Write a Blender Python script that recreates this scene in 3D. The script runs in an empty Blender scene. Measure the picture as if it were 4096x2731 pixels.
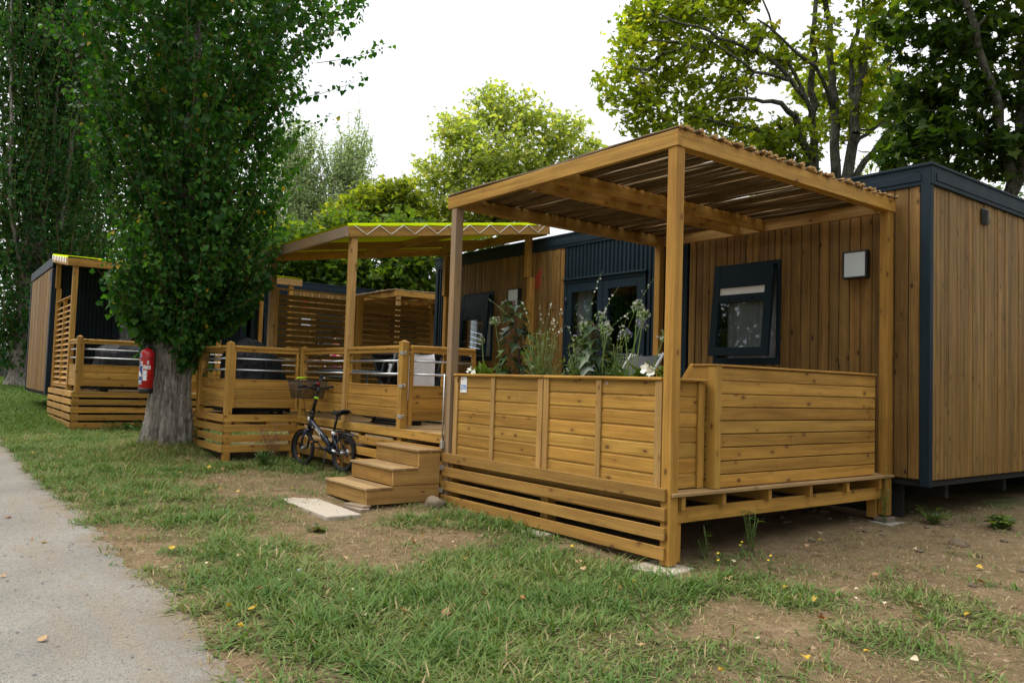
import bpy, math, random
import numpy as np
from mathutils import Vector, Matrix
random.seed(7); RNG = np.random.default_rng(11)
R = math.radians; PI = math.pi
sc = bpy.context.scene; COL = sc.collection

# ------------------------------------------------------------------ camera, sky, sun, exposure
cam_d = bpy.data.cameras.new('camera'); cam = bpy.data.objects.new('camera', cam_d); COL.objects.link(cam)
def cam_axes(yaw, pitch, roll):
    f = Vector((-math.cos(yaw)*math.cos(pitch), math.sin(yaw)*math.cos(pitch), math.sin(pitch)))
    r = f.cross(Vector((0, 0, 1))).normalized(); u = r.cross(f)
    c, s = math.cos(roll), math.sin(roll)
    return f, c*r + s*u, -s*r + c*u
f_, r_, u_ = cam_axes(.652959, .0521374, .0318122)
cam.matrix_world = Matrix(((r_.x, u_.x, -f_.x, 3.94402), (r_.y, u_.y, -f_.y, -4.51648), (r_.z, u_.z, -f_.z, 1.31727), (0, 0, 0, 1)))
cam_d.sensor_width = 36; cam_d.lens = 28.0; cam_d.clip_end = 2000; cam_d.clip_start = .05
sc.camera = cam
SUN_EL, SUN_ROT = R(62), R(226)
w = bpy.data.worlds.new('World'); sc.world = w; w.use_nodes = True
nt = w.node_tree; nt.nodes.clear()
def N(nt, t, **k):
    n = nt.nodes.new(t)
    for a, v in k.items():
        if a.startswith('i_'): n.inputs[a[2:].replace('_', ' ')].default_value = v
        else: setattr(n, a, v)
    return n
sky = N(nt, 'ShaderNodeTexSky', sky_type='NISHITA', sun_disc=False, sun_elevation=SUN_EL, sun_rotation=SUN_ROT)
b1 = N(nt, 'ShaderNodeBackground'); b1.inputs[1].default_value = .10; nt.links.new(sky.outputs[0], b1.inputs[0])
tc = N(nt, 'ShaderNodeTexCoord'); nz = N(nt, 'ShaderNodeTexNoise'); nz.inputs['Scale'].default_value = 2.2; nz.inputs['Detail'].default_value = 5
nt.links.new(tc.outputs['Generated'], nz.inputs['Vector'])
cr = N(nt, 'ShaderNodeValToRGB'); cr.color_ramp.elements[0].position = .3; cr.color_ramp.elements[0].color = (.80, .83, .88, 1)
cr.color_ramp.elements[1].position = .62; cr.color_ramp.elements[1].color = (1, 1, 1, 1); nt.links.new(nz.outputs[0], cr.inputs[0])
b2 = N(nt, 'ShaderNodeBackground'); nt.links.new(cr.outputs[0], b2.inputs[0])   # the closed cloud deck, brighter overhead as overcast skies are
sx = N(nt, 'ShaderNodeSeparateXYZ'); nt.links.new(tc.outputs['Generated'], sx.inputs[0])
mr = N(nt, 'ShaderNodeMapRange'); mr.inputs['From Min'].default_value = .35; mr.inputs['From Max'].default_value = 1.; mr.inputs['To Min'].default_value = .98; mr.inputs['To Max'].default_value = 2.1
nt.links.new(sx.outputs[2], mr.inputs['Value']); nt.links.new(mr.outputs[0], b2.inputs[1])
mx = N(nt, 'ShaderNodeMixShader'); mx.inputs[0].default_value = .9
nt.links.new(b1.outputs[0], mx.inputs[1]); nt.links.new(b2.outputs[0], mx.inputs[2])
ow = N(nt, 'ShaderNodeOutputWorld'); nt.links.new(mx.outputs[0], ow.inputs[0])
sd = bpy.data.lights.new('sun', 'SUN'); sd.energy = 2.7; sd.angle = R(40); sd.color = (1, .95, .87)
sun = bpy.data.objects.new('sun', sd); COL.objects.link(sun)
sdir = Vector((math.sin(SUN_ROT)*math.cos(SUN_EL), math.cos(SUN_ROT)*math.cos(SUN_EL), math.sin(SUN_EL)))
sun.rotation_euler = sdir.to_track_quat('Z', 'Y').to_euler()
sc.view_settings.view_transform = 'Standard'; sc.view_settings.look = 'None'; sc.view_settings.gamma = 1
sc.view_settings.exposure = .50
sc.cycles.max_bounces = 8; sc.cycles.diffuse_bounces = 4; sc.cycles.transparent_max_bounces = 12

# ------------------------------------------------------------------ noise and ground
def hsh(ix, iy, s=0):
    v = np.sin(ix*127.1 + iy*311.7 + s*74.7)*43758.5453
    return v - np.floor(v)
def vnoise(x, y, s=0):
    x = np.asarray(x, float); y = np.asarray(y, float)
    ix = np.floor(x); iy = np.floor(y); fx = x-ix; fy = y-iy
    fx = fx*fx*(3-2*fx); fy = fy*fy*(3-2*fy)
    a = hsh(ix, iy, s); b = hsh(ix+1, iy, s); c = hsh(ix, iy+1, s); d = hsh(ix+1, iy+1, s)
    return a*(1-fx)*(1-fy)+b*fx*(1-fy)+c*(1-fx)*fy+d*fx*fy
def fbm(x, y, s=0, o=4):
    t = 0; a = .5
    for k in range(o): t = t+a*vnoise(x*2**k, y*2**k, s+k*3.7); a *= .5
    return t/(1-.5**o)
def sstep(a, b, x):
    t = np.clip((x-a)/(b-a), 0, 1); return t*t*(3-2*t)
def path_edge(x): return -3.13+.16*(fbm(np.asarray(x)*.7, 3.1, 5)-.5)+.17*(fbm(np.asarray(x)*2.6, 8.1, 9)-.5)+.07*(vnoise(np.asarray(x)*11, 2.2, 13)-.5)
def hbase(x, y): return -.024*np.clip(x, -60, 60)+.03*np.clip(y, -60, 60)
def hgt(x, y):
    x = np.asarray(x, float); y = np.asarray(y, float)
    z = hbase(x, y)
    k = sstep(-3.3, -2.7, y)
    z = z+k*(.05*(fbm(x*.9, y*.9, 1)-.5)+.022*(fbm(x*5, y*5, 2)-.5))
    z = z+.16*np.exp(-((x+8.35)**2+(y+1.35)**2)/.55)+.10*np.exp(-((x+27.6)**2+(y+1.1)**2)/1.2)
    return z-.035*(1-sstep(-.12, .02, y-path_edge(x)))
def gz(x, y): return float(hgt(np.array([x]), np.array([y]))[0])
BLOBS = [  # x, y, radius x, radius y, weight: green cover as it grows here
    (-.3, -1.0, 1.0, .9, .75), (-.2, -2.2, .9, .7, .8), (.6, -1.9, .7, .5, .6), (-1.3, -2.5, .8, .5, .55), (1.45, .85, .42, .28, .8), (.8, .25, .35, .2, .65), (.35, -.45, .3, .3, .5),
    (-2.2, -.25, .8, .3, .5), (-3.3, -2.2, 1.1, .5, .4), (-4.8, -2.4, 1.4, .6, .45), (-9, -2.5, 2.2, .8, .45), (-17, -2.4, 6, 1.6, 1.1), (-23, -2.2, 8, 2, .9), (-6.3, -.35, 1.1, .45, .3), (-13.5, -2.6, 1.5, .6, .6),
    (-2.0, -1.45, .75, .45, -.45), (-3.0, -1.7, .7, .35, -.3), (-5.0, -1.3, .9, .6, -.3), (1.0, -.5, .5, .4, -.35), (1.7, -.3, .9, .8, -.15), (.5, 2.3, 1.6, 1.2, -.3), (2.2, 1.8, 1.4, 1.2, -.15), (-2, 3, 3, 2.2, -.9), (-5.5, 1.8, 3.5, 1.5, -.6)]
def cover(x, y):
    c = .45+1.15*(fbm(x*1.3, y*1.3, 21)-.5)+1.25*(fbm(x*4.2, y*4.2, 33)-.5)
    for bx, by, rx, ry, wt in BLOBS: c = c+wt*np.exp(-((x-bx)/rx)**2-((y-by)/ry)**2)
    return np.clip(c, 0, 1)

# ------------------------------------------------------------------ materials
MATS = {}
def newmat(name):
    m = bpy.data.materials.new(name); m.use_nodes = True; m.node_tree.nodes.clear(); MATS[name] = m
    nt = m.node_tree; o = N(nt, 'ShaderNodeOutputMaterial'); p = N(nt, 'ShaderNodeBsdfPrincipled'); nt.links.new(p.outputs[0], o.inputs[0])
    return m, nt, p, o
def ramp(nt, src, pts):
    c = N(nt, 'ShaderNodeValToRGB'); e = c.color_ramp.elements
    while len(e) < len(pts): e.new(.5)
    for k, (p, col) in enumerate(pts):
        e[k].position = p; e[k].color = (*col, 1) if not isinstance(col, (int, float)) else (col, col, col, 1)
    nt.links.new(src, c.inputs[0]); return c.outputs[0]
def noise(nt, vec, scale, detail=4, rough=.55, dist=0):
    n = N(nt, 'ShaderNodeTexNoise'); n.inputs['Scale'].default_value = scale; n.inputs['Detail'].default_value = detail
    n.inputs['Roughness'].default_value = rough; n.inputs['Distortion'].default_value = dist
    if vec is not None: nt.links.new(vec, n.inputs['Vector'])
    return n.outputs[0]
def mapping(nt, vec, s=(1, 1, 1), l=(0, 0, 0)):
    n = N(nt, 'ShaderNodeMapping'); n.inputs['Scale'].default_value = s; n.inputs['Location'].default_value = l; nt.links.new(vec, n.inputs[0]); return n.outputs[0]
def mixc(nt, fac, a, b, mode='MIX'):
    n = N(nt, 'ShaderNodeMix', data_type='RGBA', blend_type=mode)
    for s, v in ((n.inputs[0], fac), (n.inputs[6], a), (n.inputs[7], b)):
        if hasattr(v, 'links') or isinstance(v, bpy.types.NodeSocket): nt.links.new(v, s)
        else: s.default_value = v if isinstance(v, (int, float)) else (*v, 1)
    return n.outputs[2]
def mathn(nt, op, a, b=0.):
    n = N(nt, 'ShaderNodeMath', operation=op)
    for s, v in ((n.inputs[0], a), (n.inputs[1], b)):
        if isinstance(v, bpy.types.NodeSocket): nt.links.new(v, s)
        else: s.default_value = v
    return n.outputs[0]
def bump(nt, p, h, strength=.3, dist=.01):
    b = N(nt, 'ShaderNodeBump'); b.inputs['Strength'].default_value = strength; b.inputs['Distance'].default_value = dist
    nt.links.new(h, b.inputs['Height']); nt.links.new(b.outputs[0], p.inputs['Normal'])
def attr(nt, nm): return N(nt, 'ShaderNodeAttribute', attribute_name=nm).outputs['Fac']
def wood(name, light, dark, knot, rough=.62, grey=None, groove=0, knots=1.0, stain=.35):
    m, nt, p, o = newmat(name)
    uv = N(nt, 'ShaderNodeUVMap', uv_map='UVMap').outputs[0]; rnd = attr(nt, 'rnd')
    warp = noise(nt, mapping(nt, uv, (1.2, 5, 1)), 1.0, 2)
    wv = N(nt, 'ShaderNodeVectorMath', operation='MULTIPLY_ADD'); nt.links.new(uv, wv.inputs[0]); wv.inputs[1].default_value = (1, 1, 1)
    cmb = N(nt, 'ShaderNodeCombineXYZ'); nt.links.new(mathn(nt, 'MULTIPLY', warp, .06), cmb.inputs[1]); nt.links.new(cmb.outputs[0], wv.inputs[2])
    vec = wv.outputs[0]
    g1 = noise(nt, mapping(nt, vec, (2.0, 75, 1)), 1, 3, .6)
    g2 = noise(nt, mapping(nt, vec, (.9, 17, 1)), 1, 3, .5)
    blot = noise(nt, mapping(nt, uv, (3.0, 6, 1)), 1, 3)
    t = mathn(nt, 'ADD', mathn(nt, 'MULTIPLY', g1, .40), mathn(nt, 'MULTIPLY', g2, .6))
    col = ramp(nt, t, [(.38, dark), (.60, light)])
    br = mathn(nt, 'ADD', mathn(nt, 'MULTIPLY', rnd, .40), .80)
    br = mathn(nt, 'MULTIPLY', br, mathn(nt, 'ADD', mathn(nt, 'MULTIPLY', blot, stain), 1-stain*.55))
    hue = mixc(nt, mathn(nt, 'FRACT', mathn(nt, 'MULTIPLY', rnd, 7.3)), (1.04, .985, .92), (.97, 1.01, 1.06))
    col = mixc(nt, 1.0, col, hue, 'MULTIPLY')
    vm = N(nt, 'ShaderNodeVectorMath', operation='SCALE'); nt.links.new(col, vm.inputs[0]); nt.links.new(br, vm.inputs['Scale']); col = vm.outputs[0]
    vo = N(nt, 'ShaderNodeTexVoronoi', feature='F1'); vo.inputs['Scale'].default_value = 1; vo.inputs['Randomness'].default_value = 1
    nt.links.new(mapping(nt, vec, (4.6, 8.5, 1)), vo.inputs['Vector'])
    vo2 = N(nt, 'ShaderNodeTexVoronoi', feature='F1'); vo2.inputs['Scale'].default_value = 1; nt.links.new(mapping(nt, vec, (13, 2.2, 1), (3, 7, 0)), vo2.inputs['Vector'])
    kn = ramp(nt, vo.outputs['Distance'], [(.08, 1.), (.15, .0)])
    ks = ramp(nt, vo2.outputs['Distance'], [(.02, .55), (.16, .0)])
    halo = ramp(nt, vo.outputs['Distance'], [(.12, .6), (.32, .0)])
    col = mixc(nt, mathn(nt, 'MULTIPLY', halo, .55*knots), col, tuple(c*.8 for c in dark))
    col = mixc(nt, mathn(nt, 'MULTIPLY', kn, .9*knots), col, knot)
    col = mixc(nt, mathn(nt, 'MULTIPLY', ks, .5*knots), col, tuple(min(1, c*1.25) for c in light))
    oc = N(nt, 'ShaderNodeTexCoord').outputs['Object']; wth = ramp(nt, noise(nt, mapping(nt, oc, (1.6, 1.6, 2.2)), 1.3, 6, .7, .5), [(.52, 0.), (.74, .38)])
    col = mixc(nt, wth, col, tuple(a_*f_c for a_, f_c in zip(dark, (.92, .98, 1.2))))
    if grey: col = mixc(nt, ramp(nt, noise(nt, mapping(nt, uv, (.8, 3, 1)), 1, 4), [(.35, .25), (.7, .95)]), col, grey)
    nt.links.new(col, p.inputs['Base Color']); p.inputs['Roughness'].default_value = rough; p.inputs['Specular IOR Level'].default_value = .25
    h = mathn(nt, 'ADD', g1, mathn(nt, 'MULTIPLY', kn, .4))
    if groove:
        wav = N(nt, 'ShaderNodeTexWave', wave_type='BANDS', bands_direction='Y'); wav.inputs['Scale'].default_value = groove; nt.links.new(uv, wav.inputs['Vector'])
        h = mathn(nt, 'ADD', mathn(nt, 'MULTIPLY', h, .5), mathn(nt, 'MULTIPLY', ramp(nt, wav.outputs['Fac'], [(.0, 0.), (.25, 1.)]), 1.6))
    bump(nt, p, h, .9 if groove == 21 else .5, .006 if groove == 21 else .003)
    return m
GL, GD, GK = (.42, .232, .048), (.265, .136, .025), (.11, .045, .012)
wood('golden_pine', GL, GD, GK)
wood('grooved_pine', (.37, .203, .047), (.235, .12, .026), GK, groove=44)
wood('ribbed_pine', (.39, .22, .055), (.26, .138, .032), GK, groove=21, knots=.6)
wood('shaded_screen_pine', (.24, .15, .036), (.14, .08, .018), (.06, .03, .008))  # darker pine: the awning's shade put into the slat colour
wood('pale_pine', (.41, .245, .082), (.28, .155, .047), GK)
wood('grey_pine', (.40, .25, .11), (.28, .165, .07), (.10, .055, .025), grey=(.23, .185, .14), knots=.7)
wood('brown_cladding', (.225, .128, .036), (.120, .063, .016), (.032, .014, .004), rough=.6, knots=1.1, stain=.6)
wood('warm_cladding', (.265, .155, .048), (.150, .083, .023), (.045, .021, .007), rough=.6, knots=.8, stain=.5)
wood('deck_board', (.36, .235, .105), (.235, .145, .06), (.12, .06, .025), groove=40, knots=.6)
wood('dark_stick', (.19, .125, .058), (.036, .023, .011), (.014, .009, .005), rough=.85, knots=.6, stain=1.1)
wood('old_board', (.30, .235, .17), (.2, .15, .105), (.1, .07, .045))
def plain(name, col, rough=.5, metal=0, spec=.5, var=0, scale=8, bmp=0, bscale=60):
    m, nt, p, o = newmat(name); p.inputs['Base Color'].default_value = (*col, 1); p.inputs['Roughness'].default_value = rough
    p.inputs['Metallic'].default_value = metal; p.inputs['Specular IOR Level'].default_value = spec
    oc = N(nt, 'ShaderNodeTexCoord').outputs['Object']
    if var:
        n = noise(nt, oc, scale, 5)
        nt.links.new(mixc(nt, n, tuple(c*(1-var) for c in col), tuple(min(1, c*(1+var)) for c in col)), p.inputs['Base Color'])
        nt.links.new(mathn(nt, 'ADD', mathn(nt, 'MULTIPLY', n, .3), rough-.15), p.inputs['Roughness'])
    if bmp: bump(nt, p, noise(nt, oc, bscale, 4), bmp, .01)
    return m
plain('slate_metal', (.009, .019, .028), .55, .0, .16, .25, 5)
plain('slate_frame', (.008, .019, .028), .5, .0, .18, .2, 6)
plain('dark_void', (.012, .011, .010), .9)
plain('interior_panel', (.10, .09, .08), .8)
plain('black_plastic', (.012, .013, .014), .45, 0, .5, .3, 20)
plain('black_rubber', (.012, .012, .013), .7, 0, .3, .3, 30)
plain('navy_paint', (.010, .016, .032), .28, 0, .55, .15, 12)
plain('white_paint', (.72, .72, .70), .4)
plain('steel', (.52, .54, .56), .36, .85, .5, .15, 15)
plain('zinc', (.45, .46, .47), .5, .8, .5, .25, 40)
plain('red_paint', (.42, .010, .012), .30, 0, .55, .12, 14)
plain('red_ink', (.45, .03, .02), .6)
plain('blue_ink', (.015, .13, .46), .5)
plain('deep_blue', (.02, .05, .20), .45)
plain('label_white', (.70, .71, .70), .55, 0, .4, .12, 40)
plain('label_grey', (.35, .37, .38), .55)
plain('lamp_lens', (.55, .62, .66), .45, 0, .4)
plain('cord_white', (.75, .74, .70), .7)
plain('lime_plastic', (.45, .75, .02), .45)
plain('red_reflector', (.22, .012, .015), .35)
plain('orange_reflector', (.45, .12, .01), .25)
plain('rust_red', (.45, .09, .03), .45)
plain('grey_sling', (.085, .090, .095), .75, 0, .3, .1, 200)
plain('white_tube', (.78, .79, .80), .3)
plain('grey_tube', (.16, .19, .22), .4)
plain('concrete', (.36, .34, .30), .9, 0, .2, .22, 25, .6, 90)
plain('grit', (.17, .165, .16), .9, 0, .2, .6, 30)
plain('pale_concrete', (.40, .35, .285), .92, 0, .2, .14, 30, .7, 120)
plain('crumb', (.22, .165, .105), .95, 0, .1, .5, 9)
plain('clod', (.13, .10, .07), .95, 0, .1, .4, 12, .8, 30)
plain('stone', (.17, .135, .095), .9, 0, .2, .35, 9, .8, 25)
plain('towel', (.66, .65, .65), .95, 0, .1, .05, 60, .5, 250)
plain('underwear_cloth', (.72, .71, .72), .9, 0, .1)
plain('skin', (.55, .27, .19), .5)
plain('magenta_cloth', (.55, .03, .25), .8)
plain('denim', (.05, .07, .13), .85)
plain('hair', (.05, .03, .02), .6)
plain('galvanised', (.20, .24, .27), .55, .3, .5, .3, 12)
plain('soil', (.05, .036, .024), .95, 0, .1, .4, 20, .8, 40)
plain('flower_white', (.80, .80, .72), .6); plain('flower_pale', (.46, .45, .40), .6); plain('flower_violet', (.30, .28, .46), .6); plain('flower_pink', (.70, .42, .45), .6); plain('flower_yellow', (.80, .55, .02), .6)
plain('stem_dark', (.06, .02, .022), .5); plain('stem_green', (.12, .19, .045), .5); plain('stem_dry', (.26, .12, .06), .8); plain('twig', (.13, .10, .045), .8)
m, nt, p, o = newmat('black_tarp'); p.inputs['Base Color'].default_value = (.008, .010, .012, 1); p.inputs['Roughness'].default_value = .5; p.inputs['Specular IOR Level'].default_value = .28
bump(nt, p, noise(nt, mapping(nt, N(nt, 'ShaderNodeTexCoord').outputs['Object'], (1, 1, .5)), 5, 5, .6, 1.2), .9, .06)
m, nt, p, o = newmat('lime_fabric'); nt.nodes.remove(p)
d = N(nt, 'ShaderNodeBsdfDiffuse'); d.inputs[0].default_value = (.46, .58, .010, 1); t = N(nt, 'ShaderNodeBsdfTranslucent'); t.inputs[0].default_value = (.46, .50, .008, 1)
x = N(nt, 'ShaderNodeMixShader'); x.inputs[0].default_value = .05; nt.links.new(d.outputs[0], x.inputs[1]); nt.links.new(t.outputs[0], x.inputs[2]); nt.links.new(x.outputs[0], o.inputs[0])
m, nt, p, o = newmat('sheer_curtain'); nt.nodes.remove(p)
d = N(nt, 'ShaderNodeBsdfDiffuse'); d.inputs[0].default_value = (.60, .63, .66, 1); t = N(nt, 'ShaderNodeBsdfTransparent')
x = N(nt, 'ShaderNodeMixShader'); x.inputs[0].default_value = .35; nt.links.new(d.outputs[0], x.inputs[1]); nt.links.new(t.outputs[0], x.inputs[2]); nt.links.new(x.outputs[0], o.inputs[0])
m, nt, p, o = newmat('glass'); nt.nodes.remove(p)
g = N(nt, 'ShaderNodeBsdfGlossy'); g.inputs['Roughness'].default_value = .015; g.inputs[0].default_value = (.9, .95, 1, 1); t = N(nt, 'ShaderNodeBsdfTransparent'); t.inputs[0].default_value = (.9, .93, .94, 1)
fr = N(nt, 'ShaderNodeFresnel'); fr.inputs[0].default_value = 1.5; x = N(nt, 'ShaderNodeMixShader')
nt.links.new(mathn(nt, 'MULTIPLY', fr.outputs[0], .7), x.inputs[0]); nt.links.new(t.outputs[0], x.inputs[1]); nt.links.new(g.outputs[0], x.inputs[2]); nt.links.new(x.outputs[0], o.inputs[0])
def bark(name, c1, c2, c3, sx=9, sz=2.2, strength=1.0):
    m, nt, p, o = newmat(name); oc = N(nt, 'ShaderNodeTexCoord').outputs['Object']
    wv = noise(nt, oc, 3.5, 3); v = mapping(nt, oc, (sx, sx, sz))
    ad = N(nt, 'ShaderNodeVectorMath', operation='ADD'); nt.links.new(v, ad.inputs[0]); nt.links.new(wv, ad.inputs[1])
    n = noise(nt, ad.outputs[0], 1.3, 8, .65, .6)
    n2 = noise(nt, oc, 2.1, 4); n3 = noise(nt, mapping(nt, oc, (1, 1, .8)), 14, 5)
    col = ramp(nt, n, [(.33, c1), (.5, c2), (.68, c3)])
    col = mixc(nt, ramp(nt, n2, [(.45, 0.), (.65, .8)]), col, tuple(x*1.35 for x in c2)); col = mixc(nt, ramp(nt, n3, [(.52, 0.), (.7, .5)]), col, tuple(x*.5 for x in c1))
    nt.links.new(col, p.inputs['Base Color']); p.inputs['Roughness'].default_value = .92; p.inputs['Specular IOR Level'].default_value = .15
    bump(nt, p, n, strength, .12)
bark('poplar_bark', (.045, .037, .030), (.26, .232, .20), (.46, .425, .38), 12, 2.4)
bark('maple_bark', (.035, .034, .026), (.115, .115, .085), (.22, .23, .17), 14, 7)
def leafmat(name, pts, tr=.35, trc=None, rough=.42, spec=.4):
    m, nt, p, o = newmat(name); r = attr(nt, 'rnd')
    col = ramp(nt, r, pts); nt.links.new(col, p.inputs['Base Color']); p.inputs['Roughness'].default_value = rough; p.inputs['Specular IOR Level'].default_value = spec
    t = N(nt, 'ShaderNodeBsdfTranslucent'); x = N(nt, 'ShaderNodeMixShader'); x.inputs[0].default_value = tr
    nt.links.new(mixc(nt, 1., col, trc or (1.7, 1.5, .45), 'MULTIPLY'), t.inputs[0])
    nt.links.new(p.outputs[0], x.inputs[1]); nt.links.new(t.outputs[0], x.inputs[2]); nt.links.new(x.outputs[0], o.inputs[0])
leafmat('poplar_leaf', [(0, (.010, .050, .010)), (.5, (.025, .090, .017)), (.86, (.078, .185, .028)), (.975, (.11, .22, .03)), (.993, (.38, .26, .02))], .40, (1.6, 1.7, .4), .5, .16)
leafmat('far_poplar_leaf', [(0, (.012, .050, .013)), (.6, (.030, .090, .022)), (1, (.085, .16, .032))], .38, (1.6, 1.6, .5), .6, .10)
leafmat('pale_poplar_leaf', [(0, (.15, .23, .11)), (.6, (.26, .35, .18)), (1, (.38, .45, .25))], .5, (1.5, 1.5, .9), .6, .2)
leafmat('maple_leaf', [(0, (.08, .14, .018)), (.5, (.165, .235, .026)), (.85, (.28, .31, .032)), (1, (.32, .23, .02))], .58, (2.0, 1.9, .5), .6, .15)
leafmat('bright_maple_leaf', [(0, (.075, .125, .018)), (.55, (.155, .205, .028)), (.85, (.255, .28, .04)), (1, (.34, .31, .022))], .58, (1.9, 1.8, .5), .6, .15)
leafmat('sunny_maple_leaf', [(0, (.14, .215, .05)), (.5, (.26, .34, .085)), (.85, (.40, .43, .11)), (1, (.42, .34, .05))], .55, (1.8, 1.7, .6), .6, .2)
leafmat('mid_maple_leaf', [(0, (.028, .070, .012)), (.55, (.075, .14, .020)), (.85, (.15, .205, .028)), (1, (.24, .22, .03))], .5, (1.8, 1.7, .5), .6, .15)
leafmat('dark_maple_leaf', [(0, (.018, .045, .009)), (.6, (.038, .076, .012)), (1, (.085, .115, .016))], .48, (1.9, 1.9, .5), .6, .15)
leafmat('hibiscus_leaf', [(0, (.020, .030, .022)), (.5, (.030, .060, .025)), (1, (.06, .12, .02))], .25)
leafmat('herb_leaf', [(0, (.045, .085, .02)), (.5, (.10, .145, .035)), (1, (.17, .19, .06))], .3)
leafmat('bush_leaf', [(0, (.03, .07, .015)), (.6, (.07, .14, .02)), (1, (.14, .2, .03))], .3)
leafmat('grass_blade', [(0, (.055, .115, .026)), (.35, (.10, .175, .042)), (.6, (.155, .205, .06)), (.78, (.20, .195, .08)), (.88, (.29, .225, .115)), (1, (.38, .29, .16))], .25, (1.4, 1.4, .6), .7, .15)
leafmat('dry_blade', [(0, (.20, .145, .07)), (.5, (.31, .23, .115)), (1, (.42, .33, .19))], .2, (1.2, 1.1, .8), .8, .15)
leafmat('yellow_leaf', [(0, (.42, .26, .02)), (1, (.55, .36, .03))], .2, (1.2, 1.1, .8), .6); leafmat('tan_leaf', [(0, (.36, .21, .10)), (1, (.50, .34, .18))], .2, (1.2, 1.1, .8), .7)
leafmat('rust_leaf', [(0, (.25, .10, .03)), (1, (.35, .15, .04))], .2, (1.2, 1.1, .8), .7); leafmat('cream_leaf', [(0, (.55, .46, .31)), (1, (.62, .54, .38))], .2, (1.2, 1.1, .8), .7)
m, nt, p, o = newmat('ground_soil'); oc = N(nt, 'ShaderNodeTexCoord').outputs['Object']; cv = attr(nt, 'cover')
n1 = noise(nt, oc, 1.1, 6, .65); n2 = noise(nt, oc, 9, 8, .7); n3 = noise(nt, oc, 55, 5, .75); n5 = noise(nt, oc, 22, 5, .7, .8)
dirt = ramp(nt, mathn(nt, 'ADD', mathn(nt, 'MULTIPLY', n1, .45), mathn(nt, 'MULTIPLY', n2, .55)), [(.36, (.125, .084, .048)), (.5, (.245, .168, .099)), (.62, (.36, .255, .155))])
straw = ramp(nt, n3, [(.32, (.12, .085, .042)), (.68, (.32, .24, .125))])
col = mixc(nt, ramp(nt, noise(nt, oc, 2.7, 6, .75), [(.42, 0.), (.60, .85)]), dirt, straw)
col = mixc(nt, ramp(nt, cv, [(.30, 0.), (.8, .8)]), col, ramp(nt, n3, [(.3, (.04, .052, .018)), (.7, (.11, .115, .05))]))
col = mixc(nt, ramp(nt, n5, [(.56, 0.), (.70, .7)]), col, (.05, .037, .024)); col = mixc(nt, ramp(nt, n5, [(.30, .6), (.42, 0.)]), col, (.27, .205, .13))
nt.links.new(col, p.inputs['Base Color']); p.inputs['Roughness'].default_value = .95; p.inputs['Specular IOR Level'].default_value = .1
bump(nt, p, mathn(nt, 'ADD', mathn(nt, 'MULTIPLY', n2, 1.2), mathn(nt, 'MULTIPLY', mathn(nt, 'ADD', n3, n5), .6)), 1.0, .045)
m, nt, p, o = newmat('path_gravel'); oc = N(nt, 'ShaderNodeTexCoord').outputs['Object']
n1 = noise(nt, oc, .8, 6, .65); n2 = noise(nt, oc, 130, 3, .7); n4 = noise(nt, mapping(nt, oc, (.35, 1.6, 1)), 1.2, 5, .6, .4)
col = ramp(nt, n1, [(.34, (.215, .20, .172)), (.66, (.315, .295, .255))])
col = mixc(nt, ramp(nt, n4, [(.52, 0.), (.68, .7)]), col, (.29, .225, .15))
col = mixc(nt, ramp(nt, n2, [(.34, .85), (.47, 0.)]), col, (.085, .083, .085)); col = mixc(nt, ramp(nt, noise(nt, oc, 45, 5, .75), [(.36, .6), (.5, 0.)]), col, (.13, .125, .12)); col = mixc(nt, ramp(nt, n2, [(.55, 0.), (.75, .6)]), col, (.42, .40, .37))
vo = N(nt, 'ShaderNodeTexVoronoi'); vo.inputs['Scale'].default_value = 30; nt.links.new(oc, vo.inputs['Vector'])
sp = mathn(nt, 'MULTIPLY', ramp(nt, vo.outputs['Distance'], [(.10, 1.), (.16, 0.)]), ramp(nt, noise(nt, oc, 12, 2), [(.52, 0.), (.6, 1.)]))
col = mixc(nt, mathn(nt, 'MULTIPLY', sp, .9), col, (.055, .055, .065))
sp_ = N(nt, 'ShaderNodeSeparateXYZ'); nt.links.new(oc, sp_.inputs[0])
edge = mathn(nt, 'ADD', mathn(nt, 'MULTIPLY', mathn(nt, 'ADD', sp_.outputs[1], 3.55), 1.5), mathn(nt, 'MULTIPLY', mathn(nt, 'SUBTRACT', noise(nt, oc, 3.2, 6, .75), .5), 3.2))
col = mixc(nt, ramp(nt, edge, [(.25, 0.), (.85, .85)]), col, mixc(nt, noise(nt, oc, 40, 4, .7), (.13, .095, .06), (.27, .21, .14)))
nt.links.new(col, p.inputs['Base Color']); p.inputs['Roughness'].default_value = .92; p.inputs['Specular IOR Level'].default_value = .15
bump(nt, p, mathn(nt, 'ADD', n2, mathn(nt, 'MULTIPLY', noise(nt, oc, 30, 4), .8)), .8, .016)

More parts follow.
